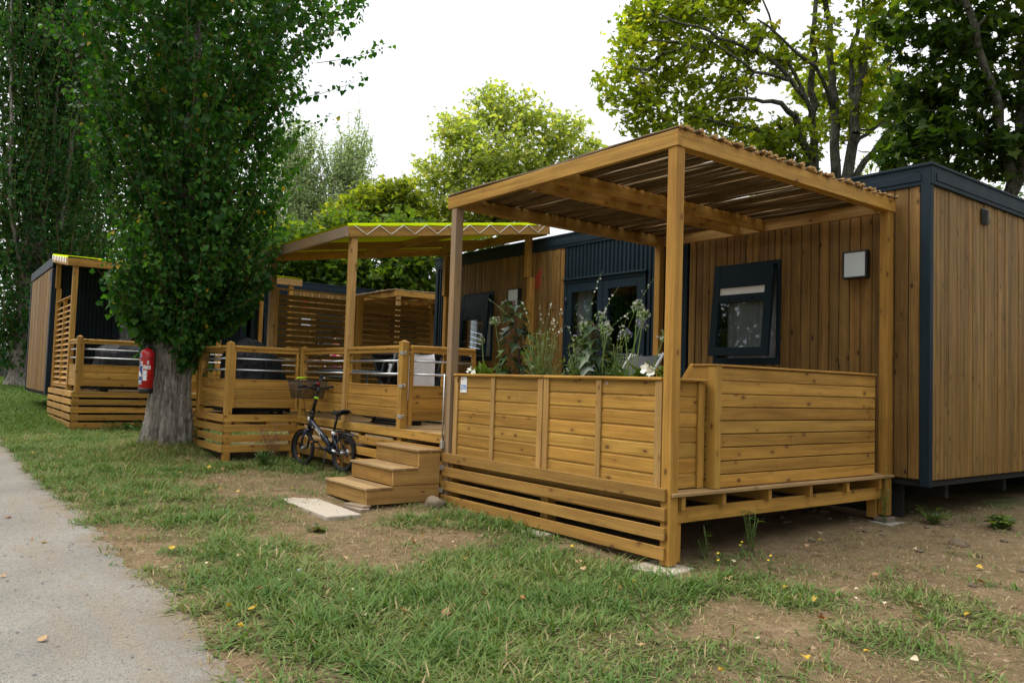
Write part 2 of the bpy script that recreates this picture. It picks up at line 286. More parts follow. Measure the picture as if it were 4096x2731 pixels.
# ------------------------------------------------------------------ mesh helpers
class MB:
    def __init__(s, M=None): s.v = []; s.f = []; s.uv = []; s.r = []; s.sm = []; s.M = M
    def add(s, vs, fs, uvs=None, r=None, smooth=False):
        b = len(s.v); r = random.random() if r is None else r
        if s.M is not None: vs = [s.M @ Vector(v) for v in vs]
        s.v += [tuple(v) for v in vs]
        for k, f in enumerate(fs):
            s.f.append([b+i for i in f]); s.r.append(r); s.sm.append(smooth)
            s.uv.append(uvs[k] if uvs else [(0, 0)]*len(f))
        return s
    def obox(s, c, ax, h, ch=.003, r=None):
        """box: centre, three axes, half sizes; chamfered; uv runs along its longest axis"""
        c = Vector(c); ax = [Vector(a) for a in ax]; L = max(range(3), key=lambda i: h[i]); A, B = [i for i in range(3) if i != L]
        ch = min(ch, min(h)*.45); off = (random.uniform(0, 60), random.uniform(0, 60))
        loc = []; idx = {}
        for sx in (-1, 1):
            for sy in (-1, 1):
                for sz in (-1, 1):
                    for k in range(3):
                        p = [sx*(h[0]-ch), sy*(h[1]-ch), sz*(h[2]-ch)]; p[k] = (sx, sy, sz)[k]*h[k]
                        idx[(sx, sy, sz, k)] = len(loc); loc.append(p)
        fs = []
        for k in range(3):
            i, j = [(1, 2), (2, 0), (0, 1)][k]
            for sg in (-1, 1):
                q = []
                for a, b in ((-1, -1), (1, -1), (1, 1), (-1, 1)):
                    t = [0, 0, 0]; t[k] = sg; t[i] = a; t[j] = b; q.append(idx[(*t, k)])
                fs.append((q if sg > 0 else q[::-1], k))
        for k in range(3):
            i, j = [(1, 2), (2, 0), (0, 1)][k]
            for a in (-1, 1):
                for b in (-1, 1):
                    def t(sk):
                        u = [0, 0, 0]; u[k] = sk; u[i] = a; u[j] = b; return tuple(u)
                    q = [idx[(*t(-1), i)], idx[(*t(1), i)], idx[(*t(1), j)], idx[(*t(-1), j)]]
                    fs.append((q if a*b < 0 else q[::-1], -1 if k == L else k))
        for sx in (-1, 1):
            for sy in (-1, 1):
                for sz in (-1, 1):
                    q = [idx[(sx, sy, sz, k)] for k in range(3)]
                    fs.append((q if sx*sy*sz > 0 else q[::-1], -1))
        uvs = []
        for q, k in fs:
            if k == L: uvs.append([(loc[i][A]*.5+off[0], loc[i][B]+off[1]) for i in q])
            else: uvs.append([(loc[i][L]+off[0], loc[i][A]+loc[i][B]+off[1]) for i in q])
        vs = [c+ax[0]*p[0]+ax[1]*p[1]+ax[2]*p[2] for p in loc]
        return s.add(vs, [q for q, k in fs], uvs, r)
    def box(s, x0, y0, z0, x1, y1, z1, ch=.003, r=None):
        return s.obox(((x0+x1)/2, (y0+y1)/2, (z0+z1)/2), ((1, 0, 0), (0, 1, 0), (0, 0, 1)), (abs(x1-x0)/2, abs(y1-y0)/2, abs(z1-z0)/2), ch, r)
    def beam(s, p, q, w, h, up=(0, 0, 1), ch=.003, r=None):
        p = Vector(p); q = Vector(q); d = (q-p).normalized(); sd = d.cross(Vector(up)).normalized(); u = sd.cross(d)
        return s.obox((p+q)/2, (d, sd, u), ((q-p).length/2, w/2, h/2), ch, r)
    def tube(s, pts, rad, n=8, caps=True, r=None, smooth=True):
        pts = [Vector(p) for p in pts]; rad = [rad]*len(pts) if isinstance(rad, (int, float)) else rad
        vs = []; fs = []; uvs = []; o = random.uniform(0, 60); L = 0; ref = None; ls = []
        for i, p in enumerate(pts):
            d = (pts[min(i+1, len(pts)-1)]-pts[max(i-1, 0)]); d = d.normalized() if d.length > 1e-9 else Vector((0, 0, 1))
            if ref is None: ref = d.orthogonal().normalized()
            ref = (ref-d*ref.dot(d)); ref = ref.normalized() if ref.length > 1e-6 else d.orthogonal().normalized(); b = d.cross(ref)
            if i: L += (p-pts[i-1]).length
            ls.append(L)
            for k in range(n):
                a = 2*PI*k/n; vs.append(p+(ref*math.cos(a)+b*math.sin(a))*rad[i])
        for i in range(len(pts)-1):
            for k in range(n):
                k2 = (k+1) % n; fs.append((i*n+k, i*n+k2, (i+1)*n+k2, (i+1)*n+k)); c = 2*PI*max(rad)/n
                uvs.append([(ls[i]+o, k*c+o), (ls[i]+o, (k+1)*c+o), (ls[i+1]+o, (k+1)*c+o), (ls[i+1]+o, k*c+o)])
        if caps:
            for q in (list(range(n))[::-1], list(range((len(pts)-1)*n, len(pts)*n))): fs.append(q); uvs.append([(o, o)]*n)
        return s.add(vs, fs, uvs, r, smooth)
    def lathe(s, c, prof, n=20, ax=(0, 0, 1), r=None, smooth=True):
        c = Vector(c); ax = Vector(ax).normalized(); e = ax.orthogonal().normalized(); b = ax.cross(e); vs = []; fs = []
        for rr, z in prof:
            for k in range(n):
                a = 2*PI*k/n; vs.append(c+ax*z+(e*math.cos(a)+b*math.sin(a))*max(rr, 1e-4))
        for i in range(len(prof)-1):
            for k in range(n): fs.append((i*n+k, i*n+(k+1) % n, (i+1)*n+(k+1) % n, (i+1)*n+k))
        fs.append(list(range(n))[::-1]); fs.append(list(range((len(prof)-1)*n, len(prof)*n)))
        return s.add(vs, fs, None, r, smooth)
    def torus(s, c, ax, R_, r_, n=32, m=8, squash=1.0):
        c = Vector(c); ax = Vector(ax).normalized(); e = ax.orthogonal().normalized(); b = ax.cross(e); vs = []; fs = []
        for i in range(n):
            a = 2*PI*i/n; d = e*math.cos(a)+b*math.sin(a)
            for k in range(m):
                t = 2*PI*k/m; vs.append(c+d*(R_+r_*math.cos(t))+ax*r_*squash*math.sin(t))
        for i in range(n):
            for k in range(m): fs.append((i*m+k, ((i+1) % n)*m+k, ((i+1) % n)*m+(k+1) % m, i*m+(k+1) % m))
        return s.add(vs, fs, None, None, True)
    def poly(s, pts, r=None):
        return s.add(pts, [list(range(len(pts)))], [[(p[0], p[2]) for p in pts]], r)
    def prism(s, pts, d, r=None):
        n = len(pts); d = Vector(d); a = [Vector(p) for p in pts]; b = [p+d for p in a]
        fs = [list(range(n))[::-1], [n+i for i in range(n)]]+[(i, (i+1) % n, n+(i+1) % n, n+i) for i in range(n)]
        return s.add(a+b, fs, [[(0, 0)]*len(f) for f in fs], r)
    def grid(s, nu, nv, fn, smooth=True):
        vs = [fn(i/nu, j/nv) for i in range(nu+1) for j in range(nv+1)]; w_ = nv+1
        return s.add(vs, [(i*w_+j, (i+1)*w_+j, (i+1)*w_+j+1, i*w_+j+1) for i in range(nu) for j in range(nv)], None, None, smooth)
def link(name, me, mat, parent=None):
    o = bpy.data.objects.new(name, me); COL.objects.link(o)
    if mat: me.materials.append(MATS[mat])
    if parent is not None: o.parent = parent
    return o
def build(name, mb, mat, parent=None, label=None, off=True):
    me = bpy.data.meshes.new(name); me.from_pydata(mb.v, [], mb.f)
    uvl = me.uv_layers.new(name='UVMap'); uvl.data.foreach_set('uv', np.array([c for f in mb.uv for p in f for c in p], np.float32))
    me.attributes.new('rnd', 'FLOAT', 'FACE').data.foreach_set('value', np.array(mb.r, np.float32))
    me.polygons.foreach_set('use_smooth', np.array(mb.sm, bool)); me.update()
    o = link(name, me, mat, parent)
    if parent is not None and off and mb.M is None: o.location = -root_loc(parent)
    if label: o['label'] = label
    return o
def root_loc(p):
    v = Vector((0, 0, 0))
    while p is not None:
        v = v+p.location; p = p.parent
        if p is not None and p.get('local'): return v*0
    return v
def thing(name, label, cat, loc=(0, 0, 0), group=None, rot=0, local=False):
    o = bpy.data.objects.new(name, None); COL.objects.link(o); o.empty_display_size = .2
    o.location = loc; o.rotation_euler = (0, 0, rot); o['label'] = label; o['category'] = cat
    if group: o['group'] = group
    return o
def tag(o, label, cat, group=None):
    o['label'] = label; o['category'] = cat
    if group: o['group'] = group
    return o
class Thing:
    """a thing at loc; part() builds a child from a mesh builder in world coordinates (or in its own frame when it has a rotation)"""
    def __init__(s, name, label, cat, loc=(0, 0, 0), group=None, rot=None):
        s.loc = Vector(loc); s.rot = rot; s.o = thing(name, label, cat, loc, group, rot or 0)
    def part(s, name, mb, mat, parent=None, label=None):
        o = build(name, mb, mat, None); o.parent = parent or s.o
        if label: o['label'] = label
        if s.rot is None and parent is None: o.location = -s.loc
        return o
def bulk(name, V, counts, idx, rnd, mat, parent=None, smooth=False):
    me = bpy.data.meshes.new(name); me.vertices.add(len(V)); me.vertices.foreach_set('co', np.asarray(V, np.float32).ravel())
    me.loops.add(len(idx)); me.loops.foreach_set('vertex_index', np.asarray(idx, np.int32))
    st = np.concatenate([[0], np.cumsum(counts)[:-1]]).astype(np.int32)
    me.polygons.add(len(counts)); me.polygons.foreach_set('loop_start', st); me.polygons.foreach_set('loop_total', np.asarray(counts, np.int32))
    me.attributes.new('rnd', 'FLOAT', 'FACE').data.foreach_set('value', np.asarray(rnd, np.float32))
    if smooth: me.polygons.foreach_set('use_smooth', np.ones(len(counts), bool))
    me.update(calc_edges=True); me.validate()
    return link(name, me, mat, parent)
LEAF = {'poplar': [(0, 0), (.40, .06), (.54, .30), (.30, .66), (0, 1.0)],
        'maple': [(0, .12), (.22, .0), (.50, -.06), (.40, .18), (.72, .42), (.44, .46), (.40, .60), (.20, .62), (0, 1.05)],
        'simple': [(0, 0), (.36, .45), (0, 1.)], 'slim': [(0, 0), (.13, .35), (.12, .65), (0, 1.)],
        'palm': [(0, 0), (.35, -.1), (.30, .15), (.62, .42), (.25, .40), (.17, .55), (0, 1.1)]}
def unit(a): return a/np.maximum(np.linalg.norm(a, axis=1, keepdims=True), 1e-9)
def leaves(P, T, Nn, S, kind, fold=.35):
    """P points, T leaf axis, Nn normals, S sizes -> V, counts, idx"""
    h = LEAF[kind]; n = len(P); T = unit(T); B = unit(np.cross(T, Nn)); Nn = np.cross(B, T)
    m = len(h); loc = [(x, y) for x, y in h]+[(-x, y) for x, y in h[1:-1]]
    c, s_ = math.cos(fold), math.sin(fold)
    V = np.stack([P+S[:, None]*(B*(x*c)+T*y+Nn*(abs(x)*s_-.12*y*y)) for x, y in loc], 1)
    k = len(loc); f1 = list(range(m)); f2 = [0]+list(range(m, k))+[m-1]; f2 = f2[::-1]
    base = (np.arange(n)*k)[:, None]; idx = (base+np.array(f1+f2)[None, :]).ravel()
    return V.reshape(-1, 3), np.full(2*n, m), idx
def rnd_unit(n): return unit(RNG.normal(size=(n, 3)))

# ------------------------------------------------------------------ ground and path (setting)
def axis(segs):
    out = []
    for a, b, st in segs: out += list(np.arange(a, b-1e-6, st))
    return np.array(out+[segs[-1][1]])
def sheet(name, xs, ys, zf, mat, cov=False, yf=None):
    X, Y = np.meshgrid(xs, ys, indexing='ij')
    if yf is not None: Y = yf(X, Y)
    Z = zf(X, Y); V = np.stack([X, Y, Z], -1).reshape(-1, 3); n, m_ = len(xs), len(ys)
    i = np.arange(n-1)[:, None]*m_+np.arange(m_-1)[None, :]; q = np.stack([i, i+m_, i+m_+1, i+1], -1).reshape(-1)
    o = bulk(name, V, np.full((n-1)*(m_-1), 4), q, np.full((n-1)*(m_-1), .5), mat, None, True)
    if cov: o.data.attributes.new('cover', 'FLOAT', 'POINT').data.foreach_set('value', cover(V[:, 0], V[:, 1]).astype(np.float32))
    o['kind'] = 'structure'; return o
sheet('ground', axis([(-600, -60, 60), (-60, -30, 3), (-30, -14, .5), (-14, 4.5, .07), (4.5, 14, .8), (14, 60, 6), (60, 600, 60)]),
      axis([(-600, -60, 60), (-60, -8, 4), (-8, -3.6, .6), (-3.6, 6, .07), (6, 14, .5), (14, 60, 4), (60, 600, 60)]), hgt, 'ground_soil', True)
sheet('path', axis([(-60, -14, 1), (-14, 6, .08), (6, 60, 3)]), axis([(0, 1, .05)]), lambda X, Y: hbase(X, Y)-.004, 'path_gravel', False, lambda X, Y: path_edge(X)-Y*3.4)

# ------------------------------------------------------------------ timber building blocks
def shiplap(mb, s0, s1, z0, z1, n, t0, t1):
    """n horizontal boards in the builder's own frame, boards proud of their grooves"""
    h = (z1-z0)/n
    for k in range(n):
        mb.box(s0, t0, z0+k*h+.004, s1, t1, z0+(k+1)*h-.012, .004)
        mb.box(s0+.001, t0+.006, z0+(k+1)*h-.013, s1-.001, t1-.002, z0+(k+1)*h+.005, .001)
def frame(p, q):
    p = Vector(p); d = Vector((q[0]-p.x, q[1]-p.y, 0)); L = d.length; d.normalize(); n = Vector((-d.y, d.x, 0))
    return Matrix(((d.x, n.x, 0, p.x), (d.y, n.y, 0, p.y), (0, 0, 1, p.z), (0, 0, 0, 1))), L
def railing(name, label, p, q, posts=(), z0=.86, z1=1.245, tubes=(1.38, 1.532), top=1.71, group=None, T=None, mat='golden_pine', base=.76, cat='railing', ends=True, local=None):
    """balustrade from p to q: boards below, two metal tubes, round-topped handrail, end stiles"""
    M, L = frame((p[0], p[1], 0), q)
    t = Thing(name, label, cat, (p[0], p[1], base) if not local else (0, 0, 0), group, None)
    if local: t.o.location = local.location; t.o.rotation_euler = local.rotation_euler; t.loc = Vector((0, 0, 0))
    a = MB(M); shiplap(a, .03, L-.03, z0, z1, 3, -.018, .018); a.box(.03, -.022, z1-.004, L-.03, .022, z1+.008)
    pb = t.part('board_panel', a, mat)
    a = MB(M); a.box(0, -.026, top-.085, L, .026, top-.045); a.obox((L/2, 0, top-.022), ((1, 0, 0), (0, 1, 0), (0, 0, 1)), (L/2, .036, .022), .014); t.part('handrail', a, mat)
    if ends:
        for s in (.015, L-.015):
            a = MB(M); a.box(s-.015, -.03, z0-.06 if cat == 'gate' else z0, s+.015, .03, top-.085); t.part('stile', a, mat)
    for z in tubes:
        a = MB(M); a.tube([(.01, 0, z), (L-.01, 0, z)], .0125, 10); t.part('tube', a, 'steel')
    for s, h0, h1, ww in posts:
        a = MB(M); a.box(s-ww/2, -ww/2, h0, s+ww/2, ww/2, h1)
        e = ww/2+.002; a.add([(s-e, -e, h1), (s+e, -e, h1), (s+e, e, h1), (s-e, e, h1), (s, 0, h1+.028)], [(0, 1, 4), (1, 2, 4), (2, 3, 4), (3, 0, 4), (3, 2, 1, 0)])
        t.part('post', a, mat)
    return t, M, L
def slatted_skirt(t, p, q, tops, h=.095, th=.022, mat='golden_pine', ext=0):
    M, L = frame((p[0], p[1], 0), q)
    for z in tops:
        a = MB(M); a.box(-ext, -th/2, z-h, L+ext, th/2, z); t.part('skirting_board', a, mat)
def awning(label, x0, x1, yf, yb, zf, zb, group=None, loc=None, side_lace=True, posts=(), local=None, rafters=1, weather='grey_pine', lace_left=False):
    """timber frame sloping up to the cabin, lime fabric laced over it"""
    t = Thing('fabric_awning', label, 'awning', loc or ((x0+x1)/2, yf, zf), group)
    if local: t.o.location = local.location; t.o.rotation_euler = local.rotation_euler; t.loc = Vector((0, 0, 0))
    H = .135; sl = Vector((0, yb-yf, zb-zf))
    a = MB(); a.box(x0, yf, zf-H, x1, yf+.045, zf); t.part('front_beam', a, weather)
    a = MB(); a.box(x0+.05, yb-.06, zb-H-.02, x1-.05, yb-.015, zb-.02); t.part('back_beam', a, 'golden_pine')
    for x in (x0+.0225, x1-.0225):
        a = MB(); a.beam((x, yf+.046, zf-H/2), (x, yb, zb-H/2), .045, H); t.part('side_beam', a, 'golden_pine')
    for k in range(rafters):
        x = x0+(x1-x0)*(k+1)/(rafters+1); a = MB(); a.beam((x, yf+.047, zf-H/2-.014), (x, yb-.065, zb-H/2-.03), .045, H-.03); t.part('rafter', a, 'golden_pine')
    a = MB(); a.box(x0+.05, (yf+yb)/2-.02, (zf+zb)/2-H-.005, x1-.05, (yf+yb)/2+.025, (zf+zb)/2-.03); t.part('cross_beam', a, 'golden_pine')
    def fab(u, v):
        ui = min(max((u-.02)/.96, 0), 1); ed = u < .02 or u > .98; ei = ui*(1-ui)*min(v, 1-v)
        x = (x0-.006 if u < .01 else x1+.006 if u > .99 else x0+(x1-x0)*ui); lo = .012 if (u < .01 or u > .99) else 0
        return (x, yf+.02+(yb-yf-.03)*v, zf+(zb-zf)*v+.040-lo*3.2+.007*math.sin(v*56)*(lo > 0)-.16*ei*(1-.3*math.sin(v*9)))
    a = MB(); a.grid(50, 28, fab); t.part('fabric', a, 'lime_fabric')
    if side_lace:
        for x, n in ((x1+.009, 9),)+(((x0-.009, 9),) if lace_left else ()):
            pts = []
            for k in range(2*n+1):
                f = .02+.96*k/(2*n); low = k % 2
                pts.append((x, yf+.05+(yb-yf-.06)*f, zf+(zb-zf)*f-(.112 if low else -.012)))
            a = MB(); a.tube(pts, .0055, 5); t.part('lacing_cord', a, 'cord_white')
    for x, y, za, zz, mm in posts:
        a = MB(); a.box(x, y, za, x+.09, y+.09, zz); t.part('post', a, mm)
    return t
def reed_pergola(label, x0, x1, y0, y1, zb, H, base, group=None, local=None, mats=('golden_pine', 'grey_pine', 'golden_pine', 'golden_pine'), rafters=2, bz=None, seed=3):
    t = Thing('reed_pergola', label, 'pergola', (x1, y0, base), group)
    if local: t.o.location = local.location; t.o.rotation_euler = local.rotation_euler; t.loc = Vector((0, 0, 0))
    zt = zb+H; bz = bz or [base]*4
    for k, (x, y) in enumerate(((x1-.09, y0), (x0, y0), (x1-.09, y1-.105), (x0, y1-.105))):
        a = MB(); a.box(x, y, bz[k], x+.09, y+.09, zb); t.part('post', a, mats[k] if k < 2 else 'golden_pine')
    a = MB(); a.box(x0-.065, y0-.008, zb, x1+.012, y0+.037, zt); t.part('front_beam', a, 'golden_pine')
    a = MB(); a.box(x0-.02, y1-.05, zb, x1-.04, y1-.008, zt-.004); t.part('back_beam', a, 'pale_pine')
    for x in (x0-.0, x1-.034):
        a = MB(); a.box(x, y0+.0375, zb, x+.044, y1+.01 if x > x0 else y1-.051, zt); t.part('side_beam', a, 'golden_pine')
    xs = [x0+.055, x0+1.22, x0+1.56, x1-.085][:] if rafters == 2 else [x0+.055, (x0+x1)/2, x1-.085]
    for x in xs:
        a = MB(); a.box(x, y0+.038, zb-.002, x+.044, y1-.051, zt-.006); t.part('rafter', a, 'golden_pine')
    rs = random.Random(seed); a = MB(); en = MB(); y = y0-.0
    while y < y1-.02:
        r = rs.uniform(.012, .026); y += r
        ph = rs.uniform(0, 6); am = rs.uniform(.006, .020); ex = rs.uniform(-.01, .06); pts = []; rad = []; k1 = rs.uniform(4, 9); k2 = rs.uniform(10, 17); zz = rs.choice((0, 0, 0, .005))
        for k in range(19):
            f = k/18; pts.append((x0-.08+(x1-x0+.08+ex)*f, y+am*math.sin(ph+f*k1)+.35*am*math.sin(ph*3+f*k2), zt+r+zz+.006*math.sin(ph*2+f*9))); rad.append(r*(1.12-.30*f)*rs.uniform(.86, 1.12))
        a.tube(pts, rad, 7); e0 = Vector(pts[-1]); en.tube([e0-Vector((.02, 0, 0)), e0+Vector((.004, 0, 0))], rad[-1]*.98, 9); y += r+rs.choice((-.008, -.006, -.004, -.002, 0, .001, .004, .010, .018))
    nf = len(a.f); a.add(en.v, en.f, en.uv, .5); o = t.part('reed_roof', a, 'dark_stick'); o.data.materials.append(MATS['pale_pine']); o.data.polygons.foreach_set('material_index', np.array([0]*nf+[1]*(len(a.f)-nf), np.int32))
    return t
def steps_fn(): pass

# ------------------------------------------------------------------ cabins
def clad_x(mb, x0, x1, z0, z1, y, holes=(), rs=random.Random(5), d=.02, wid=(.085, .125)):
    """vertical boards on a wall facing -y"""
    stops = sorted({x0, x1}|{h for a in holes for h in a[:2] if x0 < h < x1})
    for a, b in zip(stops, stops[1:]):
        n = max(1, round((b-a)/rs.uniform(*wid))); cuts = [a+(b-a)*k/n for k in range(n+1)]
        for k in range(1, n): cuts[k] += rs.uniform(-.016, .016)*min(1, (b-a)/n/.08)
        for c, e in zip(cuts, cuts[1:]):
            spans = [(z0, z1)]
            for hx0, hx1, hz0, hz1 in holes:
                if hx0 < (c+e)/2 < hx1:
                    spans = [s for lo, hi in spans for s in ((lo, min(hi, hz0)), (max(lo, hz1), hi)) if s[1]-s[0] > .005]
            r = rs.random(); dd = rs.choice((0, 0, .006))
            for lo, hi in spans: mb.box(c+.004, y-d-dd, lo, e-.004, y, hi, .005, r)
def clad_y(mb, y0, y1, z0, z1, x, sgn, rs=random.Random(6), d=.02, top=None):
    n = round((y1-y0)/.088); cuts = [y0+(y1-y0)*k/n for k in range(n+1)]
    for k in range(1, n): cuts[k] += rs.uniform(-.012, .012)
    for c, e in zip(cuts, cuts[1:]):
        dd = d+rs.choice((0, 0, .006)); mb.box(min(x, x+sgn*dd), c+.004, z0, max(x, x+sgn*dd), e-.004, z1, .005, rs.random())
def corrugated(mb, x0, x1, z0, z1, y, pitch=.078, d=.022):
    n = max(1, round((x1-x0)/pitch)); p = (x1-x0)/n; pr = []
    for k in range(n):
        a = x0+k*p; pr += [(a, y), (a+p*.30, y), (a+p*.42, y-d), (a+p*.88, y-d)]
    pr.append((x1, y)); m = len(pr)
    mb.add([(x, yy, z) for z in (z0, z1) for x, yy in pr], [(i, i+1, m+i+1, m+i) for i in range(m-1)])
def cabin_window(t, x0, x1, z0, z1, y, ang, seed, strip=True):
    """top-hung window held open, inside a fixed frame; curtain and blind behind the pane"""
    f = .045; a = MB(); a.box(x0, y-.035, z0, x0+f, y+.06, z1); a.box(x1-f, y-.035, z0, x1, y+.06, z1); a.box(x0+f, y-.0345, z0, x1-f, y+.06, z0+f+.03); a.box(x0+f, y-.0345, z1-f, x1-f, y+.06, z1)
    wf = t.part('window', a, 'slate_frame')
    ww = x1-x0-.10; hh = z1-z0-.14; o = Vector((x0+.05, y-.04, z1-.05))
    M = Matrix.Translation(o) @ Matrix.Rotation(-ang, 4, 'X')
    b = .095; a = MB(M); a.box(0, -.05, -hh, b, 0, 0); a.box(ww-b, -.05, -hh, ww, 0, 0); a.box(b, -.0495, -hh, ww-b, -.0005, -hh+b); a.box(b, -.046, -.24, ww-b, -.004, 0)
    a.box(b, -.0495, -.42, ww-b, -.0005, -.325)
    for k in (.3, .7): a.lathe((ww*k, -.05, -.372), [(.012, 0), (.011, .016), (.006, .02)], 8, (0, -1, 0))
    t.part('sash', a, 'slate_frame', wf)
    a = MB(M); a.box(b-.005, -.03, -hh+b-.005, ww-b+.005, -.022, -.415, .001); t.part('pane', a, 'glass', wf)
    if not strip:
        a = MB(M); a.box(b, -.047, -.3255, ww-b, -.003, -.2395); t.part('vent_bar', a, 'slate_frame', wf)
    if strip:
        a = MB(M); a.box(b, -.034, -.326, ww-b, -.016, -.239, .002); t.part('blind', a, 'label_white', wf)
    a = MB(M); a.tube([(.03, .0, -hh+.2), (.03, .22, -hh+.36)], .006, 6); a.tube([(ww-.03, .0, -hh+.2), (ww-.03, .22, -hh+.36)], .006, 6); t.part('stay_arm', a, 'zinc', wf)
    a = MB(); a.grid(60, 3, lambda u, v: (x0+.06+(x1-x0-.12)*u, y+.13+.022*math.sin(u*44+2*math.sin(u*9+seed))+.01*math.sin(u*17+v), z1-.06-(z1-z0-.1)*v)); t.part('curtain', a, 'sheer_curtain', wf)
    return wf
def wall_lamp(label, x0, x1, z0, z1, y, group, local=None):
    t = Thing('wall_lamp', label, 'wall lamp', ((x0+x1)/2, y, z0), group)
    if local: t.o.location = local.location; t.o.rotation_euler = local.rotation_euler; t.loc = Vector((0, 0, 0))
    a = MB(); e = .018; yf = y-.085
    a.box(x0, yf, z0, x0+e, y-.012, z1, .004); a.box(x1-e, yf, z0, x1, y-.012, z1, .004); a.box(x0+e, yf+.0005, z0, x1-e, y-.012, z0+e, .004); a.box(x0+e, yf+.0005, z1-e, x1-e, y-.012, z1, .004); a.box(x0+.02, y-.012, z0+.02, x1-.02, y+.0, z1-.02)
    t.part('housing', a, 'black_plastic')
    a = MB(); a.box(x0+e, yf+.006, z0+e, x1-e, y-.02, z1-e, .002); t.part('diffuser', a, 'lamp_lens')
    return t
def emblem(mb, ox, oz, s, y):
    """three leaping brush figures over a long stroke"""
    def stroke(pts, wd):
        n = len(pts); L = []; Rr = []
        for i, (px, pz) in enumerate(pts):
            d = Vector((pts[min(i+1, n-1)][0]-pts[max(i-1, 0)][0], pts[min(i+1, n-1)][1]-pts[max(i-1, 0)][1])).normalized()
            w_ = .66*wd*(.10+.90*math.sin(PI*(i+.35)/(n-.3))); L.append((ox+s*(px-d.y*w_), y, oz+s*(pz+d.x*w_))); Rr.append((ox+s*(px+d.y*w_), y, oz+s*(pz-d.x*w_)))
        for i in range(n-1): mb.prism([L[i], L[i+1], Rr[i+1], Rr[i]], (0, -.003, 0))
    stroke([(-.50, -.85), (-.25, -.45), (0, -.22), (.25, -.1), (.5, .1)], .055)
    for k, (bx, hgt_) in enumerate(((-.22, .55), (.04, .72), (.30, .98))):
        stroke([(bx-.02, hgt_), (bx+.05, hgt_*.55), (bx+.02, .1), (bx-.02, -.35)], .085)
        stroke([(bx-.14, hgt_*.85), (bx-.06, hgt_*.62), (bx+.06, hgt_*.5)], .05); stroke([(bx+.2, hgt_*1.05), (bx+.12, hgt_*.7), (bx+.04, hgt_*.5)], .045)
    stroke([(.26, -.1), (.22, -.4), (.16, -.8)], .05); stroke([(0, -.25), (-.02, -.5), (-.1, -.7)], .04)
def emblem_part(t, ox, oz, s, y):
    a = MB(); emblem(a, ox, oz, s, y); t.part('wall_emblem', a, 'red_ink')
def double_door(t, x0, x1, z0, z1, y, curtain=True):
    a = MB(); f = .05; a.box(x0, y-.03, z0, x0+f, y+.08, z1); a.box(x1-f, y-.03, z0, x1, y+.08, z1); a.box(x0+f, y-.0295, z1-f, x1-f, y+.08, z1); a.box(x0-.02, y-.055, z1, x1+.03, y+.02, z1+.022)
    t.part('door_frame', a, 'slate_frame'); xm = (x0+x1)/2
    for a0, a1 in ((x0+f+.004, xm-.004), (xm+.004, x1-f-.004)):
        b = .105; a = MB(); a.box(a0, y-.022, z0+.02, a0+b, y+.03, z1-f-.004); a.box(a1-b, y-.022, z0+.02, a1, y+.03, z1-f-.004); a.box(a0+b, y-.0215, z0+.02, a1-b, y+.03, z0+.17); a.box(a0+b, y-.0215, z1-f-.13, a1-b, y+.03, z1-f-.004)
        d = t.part('door', a, 'slate_frame')
        a = MB(); a.box(a0+b-.004, y, z0+.165, a1-b+.004, y+.008, z1-f-.126, .001); t.part('pane', a, 'glass', d)
        hx = a1-.05 if a0 < xm-.1 else a0+.05
        a = MB(); a.box(hx-.016, y-.03, z0+.95, hx+.016, y-.022, z0+1.16, .003); a.tube([(hx, y-.03, z0+1.08), (hx, y-.07, z0+1.08), (hx+(.11 if hx > a0+.2 else -.11)*-1, y-.07, z0+1.075)], .009, 8); t.part('handle', a, 'black_plastic', d)
        for zz in (z0+.3, z0+1.1, z1-.3):
            a = MB(); sx = a0-.004 if a0 < xm-.1 else a1+.004; a.tube([(sx, y-.03, zz-.05), (sx, y-.03, zz+.05)], .011, 8); t.part('hinge', a, 'black_plastic', d)
        if curtain and a0 < xm-.1:
            a = MB(); a.grid(30, 3, lambda u, v: (a0+b-.02+.30*u*(1-.12*v), y+.12+.018*math.sin(u*20), z1-.1-(z1-z0-.15)*v)); t.part('curtain', a, 'sheer_curtain', d)
def cabin_shell(t, x0, x1, y0, y1, z0, z1, mat='brown_cladding', side='right', wall_holes=()):
    """back wall, far end, floor and roof of the cabin, closed against light; fascia all round"""
    a = MB()
    a.box(x0+.03, y1-.06, z0, x1-.03, y1, z1-.02); a.box(x0+.02, y0+.9, z0+.02, x0+.07, y1-.061, z1-.02); a.box(x1-.07, y0+.9, z0+.02, x1-.02, y1-.061, z1-.02)
    t.part('rear_wall', a, 'interior_panel')
    a = MB(); a.box(x0+.02, y0+.02, z0-.06, x1-.02, y1-.02, z0+.015); t.part('floor', a, 'dark_void')
    a = MB(); a.box(x0+.01, y0+.01, z1-.06, x1-.01, y1-.01, z1+.0); t.part('roof', a, 'slate_metal')
    fb, ft = z1-.085, z1+.12; a = MB(); e = .035
    for (ax0, ay0, ax1, ay1) in ((x0-e, y0-e, x1+e, y0+.01), (x0-e, y1-.01, x1+e, y1+e), (x0-e, y0+.0105, x0+.01, y1-.0105), (x1-.01, y0+.0105, x1+e, y1-.0105)): a.box(ax0, ay0, fb, ax1, ay1, ft, .006)
    a.box(x0-e+.02, y0-e-.008, fb+.045, x1+e-.1, y0-e+.001, fb+.12, .004); a.box(x1+e-.001, y0+.06, fb+.045, x1+e+.008, y1-.1, fb+.12, .004)
    a.box(x0-e-.012, y0-e-.012, ft-.02, x1+e+.012, y0-e+.03, ft+.006, .003); a.box(x1+e-.03, y0-e+.031, ft-.02, x1+e+.012, y1+e, ft+.006, .003)
    for k in (.08, .16): a.lathe((x1-.06-k*.4, y0-e-.008, fb+.15), [(.008, 0), (.006, .004)], 8, (0, -1, 0))
    t.part('fascia', a, 'slate_metal')

